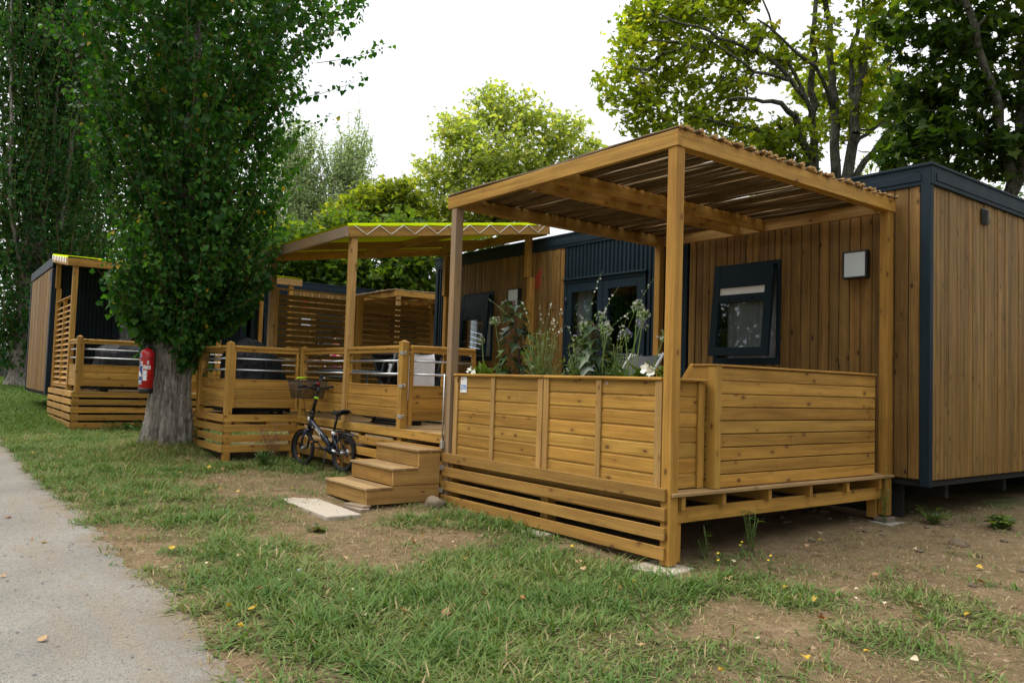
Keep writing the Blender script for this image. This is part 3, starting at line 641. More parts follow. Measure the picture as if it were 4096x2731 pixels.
FY = 3.30
c = Thing('holiday_cabin', 'long timber clad cabin with dark slate trim and red emblem behind the planters', 'cabin', (-4.2, 5.3, .5))
cabin_shell(c, -8.62, .315, FY, 7.35, .51, 3.45)
WR = (-2.227, -1.31, 1.62, 2.805); WL = (-7.695, -6.785, 1.68, 2.84); DR = (-5.0, -3.36, .60, 2.86)
a = MB(); clad_x(a, -2.62, .235, .52, 3.37, FY, [WR]); c.part('cladding', a, 'brown_cladding')
a = MB(); clad_x(a, -8.15, -5.015, .52, 3.37, FY, [WL]); c.part('cladding', a, 'brown_cladding')
for x0_, x1_, hs in ((-2.73, .26, [WR]), (-8.6, -5.0, [WL]), (-3.36, -2.731, [])):
    a = MB(); clad_x(a, x0_, x1_, .50, 3.36, FY+.035, hs, random.Random(2), .02, (.4, .6)); c.part('wall_lining', a, 'dark_void')
a = MB(); clad_y(a, FY+.037, 7.25, .515, 3.37, .30, 1); c.part('end_cladding', a, 'warm_cladding')
a = MB(); a.box(.24, FY+.03, .52, .299, 7.2, 3.36); c.part('wall_lining', a, 'dark_void')
a = MB(); corrugated(a, -5.012, -3.345, 2.885, 3.37, FY-.001); corrugated(a, -3.345, -2.735, .52, 3.37, FY-.001); c.part('corrugated_panel', a, 'slate_metal')
a = MB(); corrugated(a, -8.6, -8.16, .52, 3.37, FY-.001); c.part('corrugated_panel', a, 'slate_metal')
a = MB(); a.box(-5.0, FY+.012, 2.86, -3.34, FY+.06, 3.36); c.part('wall_lining', a, 'dark_void')
for x in (-2.73, -8.62):
    a = MB(); a.box(x, FY-.035, .5, x+.085, FY+.02, 3.37); c.part('corner_trim', a, 'slate_metal')
a = MB(); a.box(.243, FY-.036, .455, .338, FY+.035, 3.37, .004); c.part('corner_trim', a, 'slate_metal')
cabin_window(c, *WR, FY, R(5.5), 1); cabin_window(c, *WL, FY, R(4), 4, False)
double_door(c, *DR, FY)
a = MB(); 
for k in range(22): a.box(-4.1, FY+.14, .8+k*.045, -3.5, FY+.150, .8+k*.045+.036, .002)
c.part('pale_strips', a, 'label_white')  # row of pale horizontal strips behind the right pane
a = MB(); a.box(.331, 4.40, 3.15, .345, 4.56, 3.31, .003)
for k in range(6): a.beam((.352, 4.415, 3.17+k*.024), (.352, 4.545, 3.17+k*.024), .016, .005, (.6, 0, 1), .001)
c.part('vent', a, 'black_plastic')
emblem_part(c, -5.63, 2.915, .19, FY-.027)
a = MB()
for y in (3.9, 5.3, 6.7): a.box(-8.3, y, .30, .2, y+.08, .44)
for x in (-7.5, -4.5, -1.2):
    for y in (3.95, 6.75): a.box(x, y-.05, gz(x, y)-.05, x+.3, y+.25, .30)
a.box(-8.5, FY+.15, -.05, .0, FY+.18, .45); a.box(-8.5, 7.20, -.05, .2, 7.23, .45); c.part('chassis_and_blockers', a, 'dark_void')  # both upright dark panels are added to block light under cabin and deck
a = MB(); a.box(-.4, 7.0, gz(0, 7)+.0, 3.2, 7.08, gz(0, 7)+.12)
t = Thing('low_rail', 'low dark rail on the ground beyond the cabin underside', 'rail', (1.4, 7.04, gz(1.4, 7))); t.part('rail_bar', a, 'black_plastic')
LG = 'square wall lamps on the cabin'
wall_lamp('square wall lamp with pale lens on the wall right of the larger open window', -.525, -.262, 2.503, 2.79, FY-.02, LG)
wall_lamp('smaller looking square wall lamp between the left window and the red emblem', -6.30, -6.02, 2.545, 2.83, FY-.02, LG)

# ------------------------------------------------------------------ near terrace: deck, pergola, planters, bench
d = Thing('timber_deck', 'low timber deck on posts under the reed pergola', 'deck', (-1.5, 1.6, gz(-1.5, 1.6)))
a = MB(); n = 29
for k in range(n):
    x = -3.06+k*(3.085/n); a.box(x+.002, .012, .517, x+3.085/n-.003, 3.24, .545, .004)
d.part('decking', a, 'deck_board')
for y in (.14, .62, 1.22, 1.82, 2.42, 3.0):
    a = MB(); a.box(-3.0, y, .415, -.005, y+.045, .516); d.part('joist', a, 'golden_pine')
a = MB(); a.box(-.085, .092, .312, -.045, 3.1, .492-.07); d.part('side_beam', a, 'golden_pine')
for y in (.092, 3.0):
    a = MB(); a.box(-3.0, y+.02, .30, -.09, y+.065, .414); d.part('cross_beam', a, 'golden_pine')
slatted_skirt(d, (-3.062, -.014), (-.03, -.014), (.579, .436, .295, .152), .094, .022, 'grooved_pine')
for x, y in ((-1.55, .06), (-3.04, .03), (-1.55, 1.6), (-.16, .1)):
    a = MB(); a.box(x, y, gz(x, y)+.02, x+.1, y+.1, .414 if y > .05 else .50); d.part('support_post', a, 'golden_pine')
a = MB(); a.box(-.19, 3.10, .12, -.10, 3.2, .41); d.part('support_post', a, 'golden_pine')
for (x, y, w_, lab) in ((.0, -.01, .36, 'pale concrete pad under the front corner post of the pergola'), (-1.42, .04, .34, 'pale concrete pad half under the middle of the slatted skirt'), (.0, 3.17, .36, 'grey concrete pad under the rear pergola post beside the cabin')):
    a = MB(M=Matrix.Translation((x-.06, y, gz(x, y)-.005)) @ Matrix.Rotation(random.uniform(-.15, .15), 4, 'Z')); a.box(-w_/2, -w_/2, -.06, w_/2, w_/2, .010, .010)
    tag(build('concrete_pad', a, 'pale_concrete' if y < 1 else 'concrete'), lab, 'concrete pad', 'concrete pads under the posts')
a = MB(); a.box(-.11, 3.09, gz(0, 3.2)+.012, .03, 3.24, gz(0, 3.2)+.05)
tag(build('timber_block', a, 'old_board'), 'flat timber block between rear pergola post and its grey pad', 'block')
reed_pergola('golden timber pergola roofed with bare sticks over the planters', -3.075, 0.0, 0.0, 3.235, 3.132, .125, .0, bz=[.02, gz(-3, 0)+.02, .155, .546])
PG = 'timber planter boxes along the deck front'
def planter(label, x0, x1, xm, side):
    t = Thing('planter_box', label, 'planter', ((x0+x1)/2, .26, .545), PG)
    a = MB(); shiplap(a, x0+.02, x1-.02, .55, 1.372, 7, .034, .058); t.part('front_panel', a, 'golden_pine')
    for x in (x0+.001, xm-.03, x1-.071):
        a = MB(); a.box(x, .018, .55, x+(.06 if x == xm-.03 else .07), .036, 1.372); t.part('batten', a, 'pale_pine')
    a = MB(); a.box(x0+.03, .47, .55, x1-.03, .495, 1.37); t.part('back_panel', a, 'golden_pine')
    for x in (x0+.004, x1-.03):
        M, L = frame((x+.013, .06, 0), (x+.013, .49)); a = MB(M); shiplap(a, 0, L, .55, 1.37, 7, -.013, .013); t.part('end_panel', a, 'golden_pine')
    if side:
        a = MB(); a.box(x1-.004, .425, .55, x1+.016, .50, 1.37); t.part('batten', a, 'golden_pine')
    a = MB(); e = .045 if side else 0
    a.box(x0, .006, 1.373, x1, .085, 1.397, .006); a.box(x0, .455, 1.373, x1, .515, 1.397, .006); a.box(x0, .0855, 1.3735, x0+.06, .4545, 1.3965, .006); a.box(x1-.06+e*.8, .0855, 1.3735, x1+e, .5, 1.3965, .006)
    t.part('cap_rail', a, 'golden_pine')
    a = MB(); a.grid(30, 8, lambda u, v: (x0+.05+(x1-x0-.1)*u, .06+.41*v, 1.335+.02*math.sin(u*40+v*9)*math.sin(v*13+u*5))); t.part('soil', a, 'soil')
    return t
planter('left golden planter box with the number plate, at the deck step', -2.945, -1.515, -2.27, False)
planter('right golden planter box behind the near corner post', -1.505, -.115, -.80, True)
t = Thing('number_plate', 'small white plate reading 270 on the left planter', 'sign', (-2.75, .034, 1.22))
a = MB(); a.box(-2.835, .026, 1.205, -2.725, .033, 1.365, .002); t.part('plate', a, 'white_paint')
def text(s, name, parent, size, M, mat, bold=.0):
    cu = bpy.data.curves.new(name, 'FONT'); cu.body = s; cu.size = size; cu.align_x = 'CENTER'; cu.extrude = .0006; cu.offset = bold
    q = bpy.data.objects.new(name, cu); COL.objects.link(q); dg = bpy.context.evaluated_depsgraph_get(); dg.update()
    me = bpy.data.meshes.new_from_object(q.evaluated_get(dg)); bpy.data.objects.remove(q); bpy.data.curves.remove(cu); me.materials.clear()
    o = link(name, me, mat, parent); o.matrix_local = M; return o
text('270', 'lettering', t.o, .066, Matrix.Translation(Vector((-2.78, .0252, 1.238))-t.loc) @ Matrix.Rotation(PI/2, 4, 'X'), 'blue_ink', .0012)
a = MB(); a.box(-2.815, .0245, 1.335, -2.795, .0262, 1.35, .0004); t.part('mark', a, 'red_ink')
b = Thing('slatted_bench', 'high backed slatted timber bench along the right edge of the deck', 'bench', (-.2, 1.7, .545))
for k in range(9):
    a = MB(); z = .553+k*.105; a.box(-.06, .605, z, -.03, 2.955, z+.097, .004); b.part('back_slat', a, 'golden_pine')
a = MB(); a.box(-.105, .53, .548, -.018, .603, 1.497); b.part('end_post', a, 'golden_pine')
a = MB(); a.box(-.11, .604, 1.5, -.012, 2.96, 1.517, .006); a.box(-.26, .525, 1.4985, -.015, .6035, 1.516, .006); b.part('cap_rail', a, 'golden_pine')
for k in range(9):
    z = .553+k*.105; a = MB()
    if k < 8: a.box(-.335, .535, z, -.106, .56, z+.097, .004)
    else: a.prism([(-.335, .535, z), (-.106, .535, z), (-.106, .535, z+.1), (-.255, .535, z+.1)], (0, .025, 0))
    b.part('end_panel', a, 'golden_pine')
a = MB(); a.beam((-.35, .55, 1.39), (-.262, .55, 1.505), .06, .02, (0, 1, 0)); b.part('sloping_edge', a, 'golden_pine')
a = MB(); a.beam((-.34, .57, 1.0), (-.25, 2.95, 1.0), .02, .9, (0, 0, 1)); b.part('inner_back', a, 'golden_pine')
a = MB()
for k in range(4): a.box(-.86+k*.128, .54, .96, -.745+k*.128, 2.95, .988)
b.part('seat', a, 'golden_pine')
a = MB(); a.box(-.86, .56, .55, -.835, 2.93, .955); b.part('seat_front', a, 'golden_pine')

# ------------------------------------------------------------------ main terrace: higher deck with bay, rails, gate, steps, awning, screens
d = Thing('timber_deck', 'higher timber deck with projecting bay below the lime awning', 'deck', (-5.6, 1.6, gz(-5.6, 1.6)))
a = MB(); n = 50
for k in range(n):
    x = -8.24+k*(5.17/n); a.box(x+.002, .004 if x > -6.93 else -1.03, .732, x+5.17/n-.003, 3.24, .76, .004)
d.part('decking', a, 'deck_board')
slatted_skirt(d, (-6.912, -.014), (-3.075, -.014), (.764, .625, .486, .347), .096)
slatted_skirt(d, (-6.899, -1.042), (-6.899, -.026), (.772, .636, .5, .363), .095, .022)
slatted_skirt(d, (-8.24, -1.053), (-6.888, -1.053), (.772, .636, .5, .363), .095, .022)
for x, y in ((-6.98, -1.03), (-8.2, -1.03), (-6.99, -.1), (-6.97, .0), (-5.5, .0), (-4.06, .0), (-3.16, .0), (-5.5, 1.6), (-7.2, 1.7), (-8.2, 1.6), (-4, 1.7)):
    a = MB(); a.box(x, y, gz(x, y)-.02, x+.09, y+.09, .731); d.part('support_post', a, 'golden_pine')
for y in (.3, 1.1, 1.9, 2.7):
    a = MB(); a.box(-8.2, y, .60, -3.1, y+.045, .731); d.part('joist', a, 'golden_pine')
a = MB(); a.box(-8.19, -.90, .60, -6.92, -.86, .731); a.box(-8.19, -.45, .60, -6.92, -.405, .731); d.part('joist', a, 'golden_pine')
a = MB(); a.box(-3.064, .01, .56, -3.03, 3.2, .76); d.part('step_board', a, 'golden_pine')
RG = 'balustrade sections of the higher deck'
railing('railing', 'balustrade section between gate post and tall front awning post', (-5.43, .045), (-4.09, .045), [(1.385, .762, 1.745, .09)], group=RG)
railing('railing', 'balustrade section behind the bicycle basket left of the tall awning post', (-6.85, .045), (-5.52, .045), [(-.045, .762, 1.725, .09)], group=RG)
railing('railing', 'balustrade section on the right side of the projecting bay', (-6.945, -.94), (-6.945, -.02), [(-.045, .762, 1.74, .09)], group=RG)
railing('railing', 'balustrade section across the front of the bay beside the tree trunk', (-8.15, -.985), (-7.0, -.985), [(-.045, .762, 1.725, .09)], group=RG)
railing('railing', 'balustrade section at the far left side of the bay behind the covered grill', (-8.2, -.0), (-8.2, -.93), [(-.0, .762, 1.725, .09)], group=RG)
M_ = None
g, M, L = railing('garden_gate', 'open timber gate with two steel tubes beside the gate post', (-3.985, .10), (-3.945, .96), z0=.85, top=1.712, cat='gate', T=1)
for z in (1.62, 1.245, .90):
    a = MB(); a.box(-4.06, -.006, z-.018, -3.97, .0, z+.018, .002); a.tube([(-3.985, .03, z-.022), (-3.985, .03, z+.022)], .008, 8); a.box(-3.985, .02, z-.016, -3.955, .026, z+.016, .002)
    g.part('hinge', a, 'zinc')
for z in (1.532, 1.38):
    a = MB(M); a.lathe((-.0015, 0, z), [(.0125, -.0005), (.012, .0005)], 12, (-1, 0, 0)); g.part('tube_end', a, 'black_plastic')
a = MB(); a.tube([(-3.075, -.02, .70), (-3.07, -.02, 1.39)], .008, 8); a.box(-3.085, -.035, .62, -3.05, -.005, .70, .003)
tag(build('gate_bolt', a, 'zinc'), 'thin vertical steel drop bolt on the post left of the left planter', 'bolt')
s = Thing('garden_steps', 'three golden timber steps up to the gate opening', 'steps', (-3.55, -.45, gz(-3.5, -.4)))
for k, (y0_, zb_, zt_) in enumerate(((-.86, .085, .225), (-.575, .26, .405), (-.285, .435, .582))):
    a = MB(); zb2 = zb_ if k == 0 else zb_+.0
    a.box(-4.0, y0_, zb2, -3.12, y0_+.03, zt_, .004); s.part('riser', a, 'ribbed_pine')
    for x in (-4.0, -3.115):
        a = MB(); a.box(x, y0_+(.031 if x < -3.5 else 0), zb2, x+.035, -.03, zt_+(.0 if k == 2 else .03), .004); s.part('side_panel', a, 'pale_pine')
    for j in range(2):
        a = MB(); a.box(-4.015, y0_-.016+j*.156, zt_+.001, -3.066, y0_+.126+j*.156, zt_+.029, .006); s.part('tread', a, 'deck_board')
for z in (.40, .17):
    a = MB(); a.box(-3.12, -.032, z, -3.02, -.027, z+.05, .002)
    for k in range(4): a.lathe((-3.105+k*.025, -.032, z+.015+.02*(k % 2)), [(.005, 0), (.004, .003)], 6, (0, -1, 0))
    s.part('bracket', a, 'zinc')
awning('lime fabric awning laced to a weathered timber frame over the higher deck', -8.50, -5.40, -.10, 3.30, 3.255, 3.76, loc=(-6.9, 1.6, .76),
       posts=[(-5.52, 0, .762, 3.135, 'pale_pine'), (-8.28, 0, .762, 3.135, 'pale_pine'), (-5.86, 3.17, 2.98, 3.60, 'golden_pine'), (-5.79, 3.185, .762, 2.97, 'golden_pine'), (-8.24, 3.17, 2.85, 3.60, 'golden_pine'), (-8.2, 3.185, .762, 2.84, 'golden_pine')])
SG = 'louvred privacy screens at the end of the higher deck'
def screen(label, x, y0, y1, z0, z1, group, local=None, along='y', tilt=1, pitch=.093, mids=(), loc=None):
    t = Thing('louvred_screen', label, 'privacy screen', loc or (x, (y0+y1)/2, z0), group)
    if local: t.o.location = local.location; t.o.rotation_euler = local.rotation_euler; t.loc = Vector((0, 0, 0))
    P = (lambda s, n, z: (x+n, s, z)) if along == 'y' else (lambda s, n, z: (s, x+n, z))
    st = [y0, *mids, y1]
    for s_ in st:
        s1 = s_+.042 if s_ != y1 else s_; s0 = s_ if s_ != y1 else s_-.042
        a = MB(); p, q = P(s0, -.035, z0), P(s1, .035, z1-.012); a.box(*p, *q); t.part('stile', a, 'golden_pine')
    a = MB(); p, q = P(y0-.005, -.045, z1-.0115), P(y1+.005, .045, z1+.010); a.box(*p, *q); t.part('rail', a, 'golden_pine'); a = MB(); p, q = P(y0+.043, -.034, z0+.001), P(y1-.043, .034, z0+.04); a.box(*p, *q); t.part('rail', a, 'golden_pine')
    sp = list(zip([v+.043 for v in st[:-1]], [v-(.001 if v != y1 else .043) for v in st[1:]]))
    z = z0+.09
    while z < z1-.07:
        for sa, sb in sp:
            a = MB(); p, q = Vector(P(sa, 0, z)), Vector(P(sb, 0, z)); up = Vector(P(0, 1., 0))-Vector(P(0, 0, 0)); up = up*tilt*1.0+Vector((0, 0, 1.05)); a.beam(p, q, .014, .088, up, .002); t.part('slat', a, 'shaded_screen_pine' if local is None else 'golden_pine')
        z += pitch
    return t
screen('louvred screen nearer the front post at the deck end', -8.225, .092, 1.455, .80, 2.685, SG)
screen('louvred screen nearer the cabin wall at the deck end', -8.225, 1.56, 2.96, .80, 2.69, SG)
a = MB(); a.box(-8.27, 1.457, .762, -8.18, 1.558, 2.70); tag(build('screen_post', a, 'golden_pine'), 'square timber post between the two louvred screens', 'post')

# ------------------------------------------------------------------ the neighbouring cabin, at right angles, in its own frame
LA = R(89)
L_ = thing('holiday_cabin', 'neighbouring timber cabin standing at right angles beyond the tree, with dark corrugated front', 'cabin', (-11.95, -2.06, 0), None, LA)
class LT(Thing):
    def __init__(s, *a, **k):
        super().__init__(*a, **k); s.o.location = L_.location; s.o.rotation_euler = L_.rotation_euler; s.loc = Vector((0, 0, 0))
c = LT.__new__(LT); c.o = L_; c.loc = Vector((0, 0, 0)); c.rot = None
cabin_shell(c, -.06, 10.6, FY, 7.4, .80, 3.56)
W2 = (5.80, 6.52, 1.72, 2.92); W3 = (7.9, 8.7, 1.72, 2.92)
a = MB(); clad_x(a, 5.10, 10.5, .82, 3.45, FY, [W2, W3]); c.part('cladding', a, 'warm_cladding')
a = MB(); corrugated(a, .08, 1.09, .82, 3.45, FY-.001); corrugated(a, 1.09, 2.7, 2.84, 3.45, FY-.001); corrugated(a, 2.7, 3.86, .82, 3.45, FY-.001); corrugated(a, 3.86, 4.62, 2.94, 3.45, FY-.001); corrugated(a, 4.62, 5.09, .82, 3.45, FY-.001)
c.part('corrugated_panel', a, 'slate_metal')
a = MB(); clad_x(a, .0, 10.5, .80, 3.47, FY+.035, [W2, W3, (1.1, 2.68, .9, 2.82), (3.9, 4.6, .9, 2.92)], random.Random(2), .02, (.4, .6)); c.part('wall_lining', a, 'dark_void')
a = MB(); clad_y(a, FY+.05, 7.3, .82, 3.45, -.06, -1, random.Random(9)); c.part('end_cladding', a, 'warm_cladding')
a = MB(); a.box(-.095, FY-.035, .78, .07, FY+.02, 3.44, .004); a.box(-.095, FY+.0205, .78, -.05, FY+.16, 3.44, .004); c.part('corner_trim', a, 'slate_metal')
a = MB(); a.box(-.095, 7.25, .78, -.05, 7.4, 3.44, .004); c.part('corner_trim', a, 'slate_metal')
cabin_window(c, *W2, FY, R(8), 2, False); cabin_window(c, *W3, FY, R(8), 3, False)
double_door(c, 1.10, 2.68, .95, 2.82, FY); double_door(c, 3.88, 4.62, .95, 2.92, FY, False)
emblem_part(c, 5.45, 3.10, .19, FY-.03)
a = MB(); a.box(-.088, 3.62, 3.2, -.08, 3.74, 3.36); c.part('vent', a, 'black_plastic')
a = MB()
for x in (.4, 3.5, 7, 10):
    a.box(x, 3.5, .1, x+.3, 3.8, .79); a.box(x, 6.9, .1, x+.3, 7.2, .79)
a.box(.1, 3.46, .05, 10.4, 3.49, .79)  # added dark panel, keeps the gaps of the neighbouring deck skirting black
c.part('chassis_and_blockers', a, 'dark_void')
wall_lamp('small square wall lamp on the neighbouring cabin seen through the louvres', 5.35, 5.63, 2.55, 2.82, FY-.02, 'square wall lamps on the cabin', L_)
d = LT('timber_deck', 'raised timber deck of the neighbouring cabin behind the tree trunk', 'deck')
a = MB()
for k in range(95):
    x = -.02+k*.103; a.box(x+.002, .0 if x < 4.8 else .7, .892, x+.1, 3.24, .92, .003)
d.part('decking', a, 'deck_board')
for z in (.922, .785, .648, .512, .376):
    for q in ((-.03, -.024, 4.8, -.002), (-.052, -.024, -.03, 3.2), (4.8, .68, 9.8, .702)):
        a = MB(); a.box(q[0], q[1], z-.098, q[2], q[3], z, .004); d.part('skirting_board', a, 'golden_pine')
for x, y in ((-.02, .0), (-.02, 1.2), (-.02, 2.4), (1.4, .02), (2.8, .02), (4.2, .02), (1.4, 1.6), (3, 1.6), (5, 1.6), (7, 1.6), (6.8, .75), (9, .75)):
    a = MB(); a.box(x, y, .05, x+.1, y+.1, .89); d.part('support_post', a, 'golden_pine')
G2 = 'balustrade sections of the neighbouring deck'; KW = dict(z0=1.02, z1=1.40, tubes=(1.53, 1.683), top=1.865, local=L_, group=G2)
railing('railing', 'balustrade of the neighbouring deck left of the red extinguisher', (.09, .04), (2.1, .04), [(-.045, .92, 1.90, .09)], **KW)
railing('railing', 'balustrade of the neighbouring deck hidden behind the poplar trunk', (2.19, .04), (4.6, .04), [(-.045, .92, 1.90, .09)], **KW)
railing('railing', 'short balustrade of the neighbouring deck between corner post and tall louvre post', (.04, 1.0), (.04, .1), [], **KW)
AK = dict(local=L_, side_lace=False)
awning('lime awning at the far left end of the neighbouring cabin', -.10, 2.40, .96, 3.30, 3.395, 3.69, posts=[(0, 1.0, .92, 3.26, 'golden_pine'), (.0, 3.18, .92, 3.0, 'golden_pine'), (-.03, 3.16, 3.0, 3.55, 'golden_pine'), (2.25, 1.0, .92, 3.26, 'golden_pine')], group='lime awnings of the neighbouring cabin', lace_left=True, weather='golden_pine', **{**AK, 'side_lace': True})
awning('lime awning of the neighbouring cabin seen right of the tree crown', 2.62, 4.47, .96, 3.30, 3.44, 3.74, posts=[(2.7, 1.0, .92, 3.30, 'golden_pine'), (4.2, 1.0, .92, 3.30, 'golden_pine'), (4.3, 3.18, .92, 3.5, 'golden_pine')], group='lime awnings of the neighbouring cabin', weather='pale_pine', **AK)
screen('louvred screen at the side of the neighbouring deck', .04, 1.1, 3.12, .965, 2.70, 'louvred screens of the neighbouring deck', L_, mids=(2.05,), pitch=.107)
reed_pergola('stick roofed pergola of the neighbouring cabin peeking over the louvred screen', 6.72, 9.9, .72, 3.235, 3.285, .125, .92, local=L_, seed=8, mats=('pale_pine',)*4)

# ------------------------------------------------------------------ things on the terraces
def tarp(label, M, w_, dp, z0, z1, seed, par=None):
    """a covered grill: skirt hanging to the deck, shoulders, domed hood; folds in the cloth"""
    t = Thing('covered_grill', label, 'covered grill', M.translation+Vector((0, 0, z0)) if par is None else (0, 0, 0), 'grills under black covers')
    if par: t.o.location = par.location; t.o.rotation_euler = par.rotation_euler; t.loc = Vector((0, 0, 0))
    H = z1-z0; n = 72
    prof = [(0, 1.0), (.08, 1.0), (.25, .985), (.45, .95), (.62, .90), (.74, .86), (.80, .80), (.87, .66), (.93, .50), (.975, .30), (1.0, .04)]
    pr = [(np.interp(k/26, np.linspace(0, 1, 11), [p[0] for p in prof]), np.interp(k/26, np.linspace(0, 1, 11), [p[1] for p in prof])) for k in range(27)]
    vs = []; fs = []
    for i, (z, s_) in enumerate(pr):
        for k in range(n):
            an = 2*PI*k/n; ca, sa = math.cos(an), math.sin(an); e = .38+.45*z
            x = math.copysign(abs(ca)**e, ca); y = math.copysign(abs(sa)**e, sa)
            f = s_*(1+(1-z)*.075*(math.sin(an*9+seed+2*z)+.6*math.sin(an*15+seed*2-3*z)))+.025*math.sin(z*17+an*3+seed)
            vs.append((x*w_/2*f-.08*w_*z*z, y*dp/2*f, z0+H*z-.12*H*max(0, x*s_+.2)*z*z+.012*math.sin(an*5+seed)))
    for i in range(26):
        for k in range(n): fs.append((i*n+k, i*n+(k+1) % n, (i+1)*n+(k+1) % n, (i+1)*n+k))
    a = MB(M if par is None else M); a.add(vs, fs, None, None, True); t.part('cover', a, 'black_tarp')
    for x in (-w_*.36, w_*.36):
        for y in (-dp*.3, dp*.3): a = MB(M); a.tube([(x, y-.02, z0-.02), (x, y+.02, z0-.02)], .035, 12); t.part('wheel', a, 'black_rubber')
    a = MB(M); pts = [(w_*.5*(.97-.05*k/8), -.06+.20*k/8, z0+H*(.33-.12*math.sin(PI*k/8))) for k in range(9)]; a.tube(pts, .009, 6); t.part('strap', a, 'black_plastic')
    return t
tarp('grill under a wrinkled black cover on the bay of the higher deck', Matrix.Translation((-7.5, -.44, 0)) @ Matrix.Rotation(PI/2, 4, 'Z'), .93, .62, .80, 1.86, 1)
tarp('black covered grill on the neighbouring deck behind its balustrade', Matrix.Translation((1.05, .55, 0)), 1.35, .66, .96, 1.91, 4, L_)
def folding_chair(label, M, group, sling='grey_sling'):
    t = Thing('folding_chair', label, 'folding chair', M.translation, group)
    for s_ in (-.27, .27):
        a = MB(M); a.tube([(s_, .30, .02), (s_, .05, .40), (s_, -.14, .92)], .013, 8); a.tube([(s_, -.28, .02), (s_, .02, .40), (s_, .24, .62)], .013, 8); a.tube([(s_, -.3, .02), (s_, .33, .02)], .014, 8); t.part('leg_frame', a, 'black_plastic')
        a = MB(M); a.box(s_-.025, -.10, .61, s_+.025, .33, .64, .008); t.part('armrest', a, 'black_plastic')
    a = MB(M); a.grid(6, 10, lambda u, v: (-.255+.51*u, .28-.24*v, .43-.02*math.sin(PI*u)*math.sin(PI*v))); t.part('seat', a, sling)
    a = MB(M); a.grid(6, 10, lambda u, v: (-.255+.51*u, .045-.19*v+.02*math.sin(PI*u), .44+.48*v)); t.part('backrest', a, sling)
    a = MB(M); a.tube([(-.27, -.14, .92), (-.2, -.145, .935), (.2, -.145, .935), (.27, -.14, .92)], .013, 8); t.part('top_bar', a, 'black_plastic')
    return t
CG = 'black folding chairs on the higher deck'
folding_chair('black folding chair with the white towel over its back', Matrix.Translation((-4.82, .62, .762)) @ Matrix.Rotation(R(98), 4, 'Z') @ Matrix.Diagonal((1.35, 1.0, .95, 1)), CG, 'black_tarp')
folding_chair('black folding chair seen from behind between tall post and gate post', Matrix.Translation((-6.35, 1.25, .762)) @ Matrix.Rotation(R(10), 4, 'Z') @ Matrix.Diagonal((1.5, 1.0, .98, 1)), CG, 'black_tarp')
a = MB()
def tw(u, v):
    s_ = .30+.55*u; side = v*2-1
    z = 1.668-abs(side)*(.62 if side > 0 else .3)*(1-.04*math.sin(u*9)); x = -4.70+.035*np.clip(side*8, -1, 1)+.012*math.sin(u*17+v*3)*abs(side)+.03*abs(side)*(1 if side > 0 else -1)
    return (x, s_+.03*side*(.4-u), z)
a.grid(40, 30, tw); tag(build('towel', a, 'towel'), 'white towel hanging over a chair back behind the open gate', 'towel')
UG = 'white laundry pieces hung on the black chair'
for k, (cx, wd, hg) in enumerate(((-5.72, .15, .20), (-5.52, .13, .24))):
    a = MB(); a.grid(12, 12, lambda u, v: (cx+wd*(u-.5)*(1-.35*v)+.01*math.sin(v*9), .80+.015*math.sin(u*14+v*4)+.01*k, 1.53-hg*v*(1-.25*abs(u-.5))))
    o = tag(build('laundry', a, 'underwear_cloth'), ('wider white laundry piece left on the black chair bar', 'longer white laundry piece right on the black chair bar')[k], 'laundry', UG)
a = MB(); a.tube([(-6.6, .80, 1.60), (-5.9, .82, 1.575), (-5.40, .80, 1.62), (-4.95, .78, 1.64)], .014, 8); a.tube([(-5.95, .83, 1.575), (-6.3, .80, .80)], .016, 8); a.tube([(-5.45, .78, 1.6), (-5.1, .82, .80)], .014, 8); a.tube([(-6.45, .8, .775), (-4.98, .8, .775)], .012, 8)
tag(build('drying_rack', a, 'black_plastic'), 'black drying frame with crossed legs behind the balustrade', 'drying rack')
t = Thing('garden_table', 'grey metal garden table behind the bicycle basket', 'table', (-7.1, 1.0, .762))
a = MB(); a.box(-7.65, .62, 1.425, -6.62, 1.45, 1.437, .003); t.part('tabletop', a, 'glass')
a = MB(); a.tube([(-7.68, .6, 1.42), (-6.6, .6, 1.42), (-6.6, 1.48, 1.42), (-7.68, 1.48, 1.42), (-7.68, .6, 1.42)], .018, 8); a.tube([(-7.62, .62, 1.33), (-6.66, .62, 1.33)], .013, 8); t.part('frame', a, 'grey_tube')
for x in (-7.64, -6.64):
    for y in (.64, 1.44):
        a = MB(); a.tube([(x, y, 1.42), (x, y, .765)], .018, 8); t.part('leg', a, 'grey_tube')
t = Thing('storage_box', 'low black storage crate on the deck floor under the balustrade', 'box', (-4.9, .45, .762)); a = MB(); a.box(-5.3, .32, .765, -4.55, .62, .81, .012); a.box(-5.34, .28, .81, -4.51, .66, .822, .005); t.part('crate', a, 'black_plastic')
lo = Thing('sun_lounger', 'grey sling sun lounger with white tube frame behind the planters', 'sun lounger', (-2.45, 2.0, .545))
M = Matrix.Translation((-2.45, 1.95, .545)) @ Matrix.Rotation(R(-8), 4, 'Z')
for s_ in (-.29, .29):
    a = MB(M); a.tube([(s_, -.22, .42), (s_, .10, .80), (s_, .36, 1.16)], .016, 8); a.tube([(s_, -1.1, .36), (s_, .45, .36)], .016, 8); a.tube([(s_, .2, .02), (s_, .26, .36), (s_, .06, .74)], .013, 8); a.tube([(s_, -1.05, .02), (s_, -.95, .36)], .013, 8); lo.part('side_frame', a, 'white_tube')
a = MB(M); a.grid(6, 10, lambda u, v: (-.265+.53*u, -.2+.55*v, .43+.72*v-.02*math.sin(PI*u))); lo.part('backrest', a, 'grey_sling')
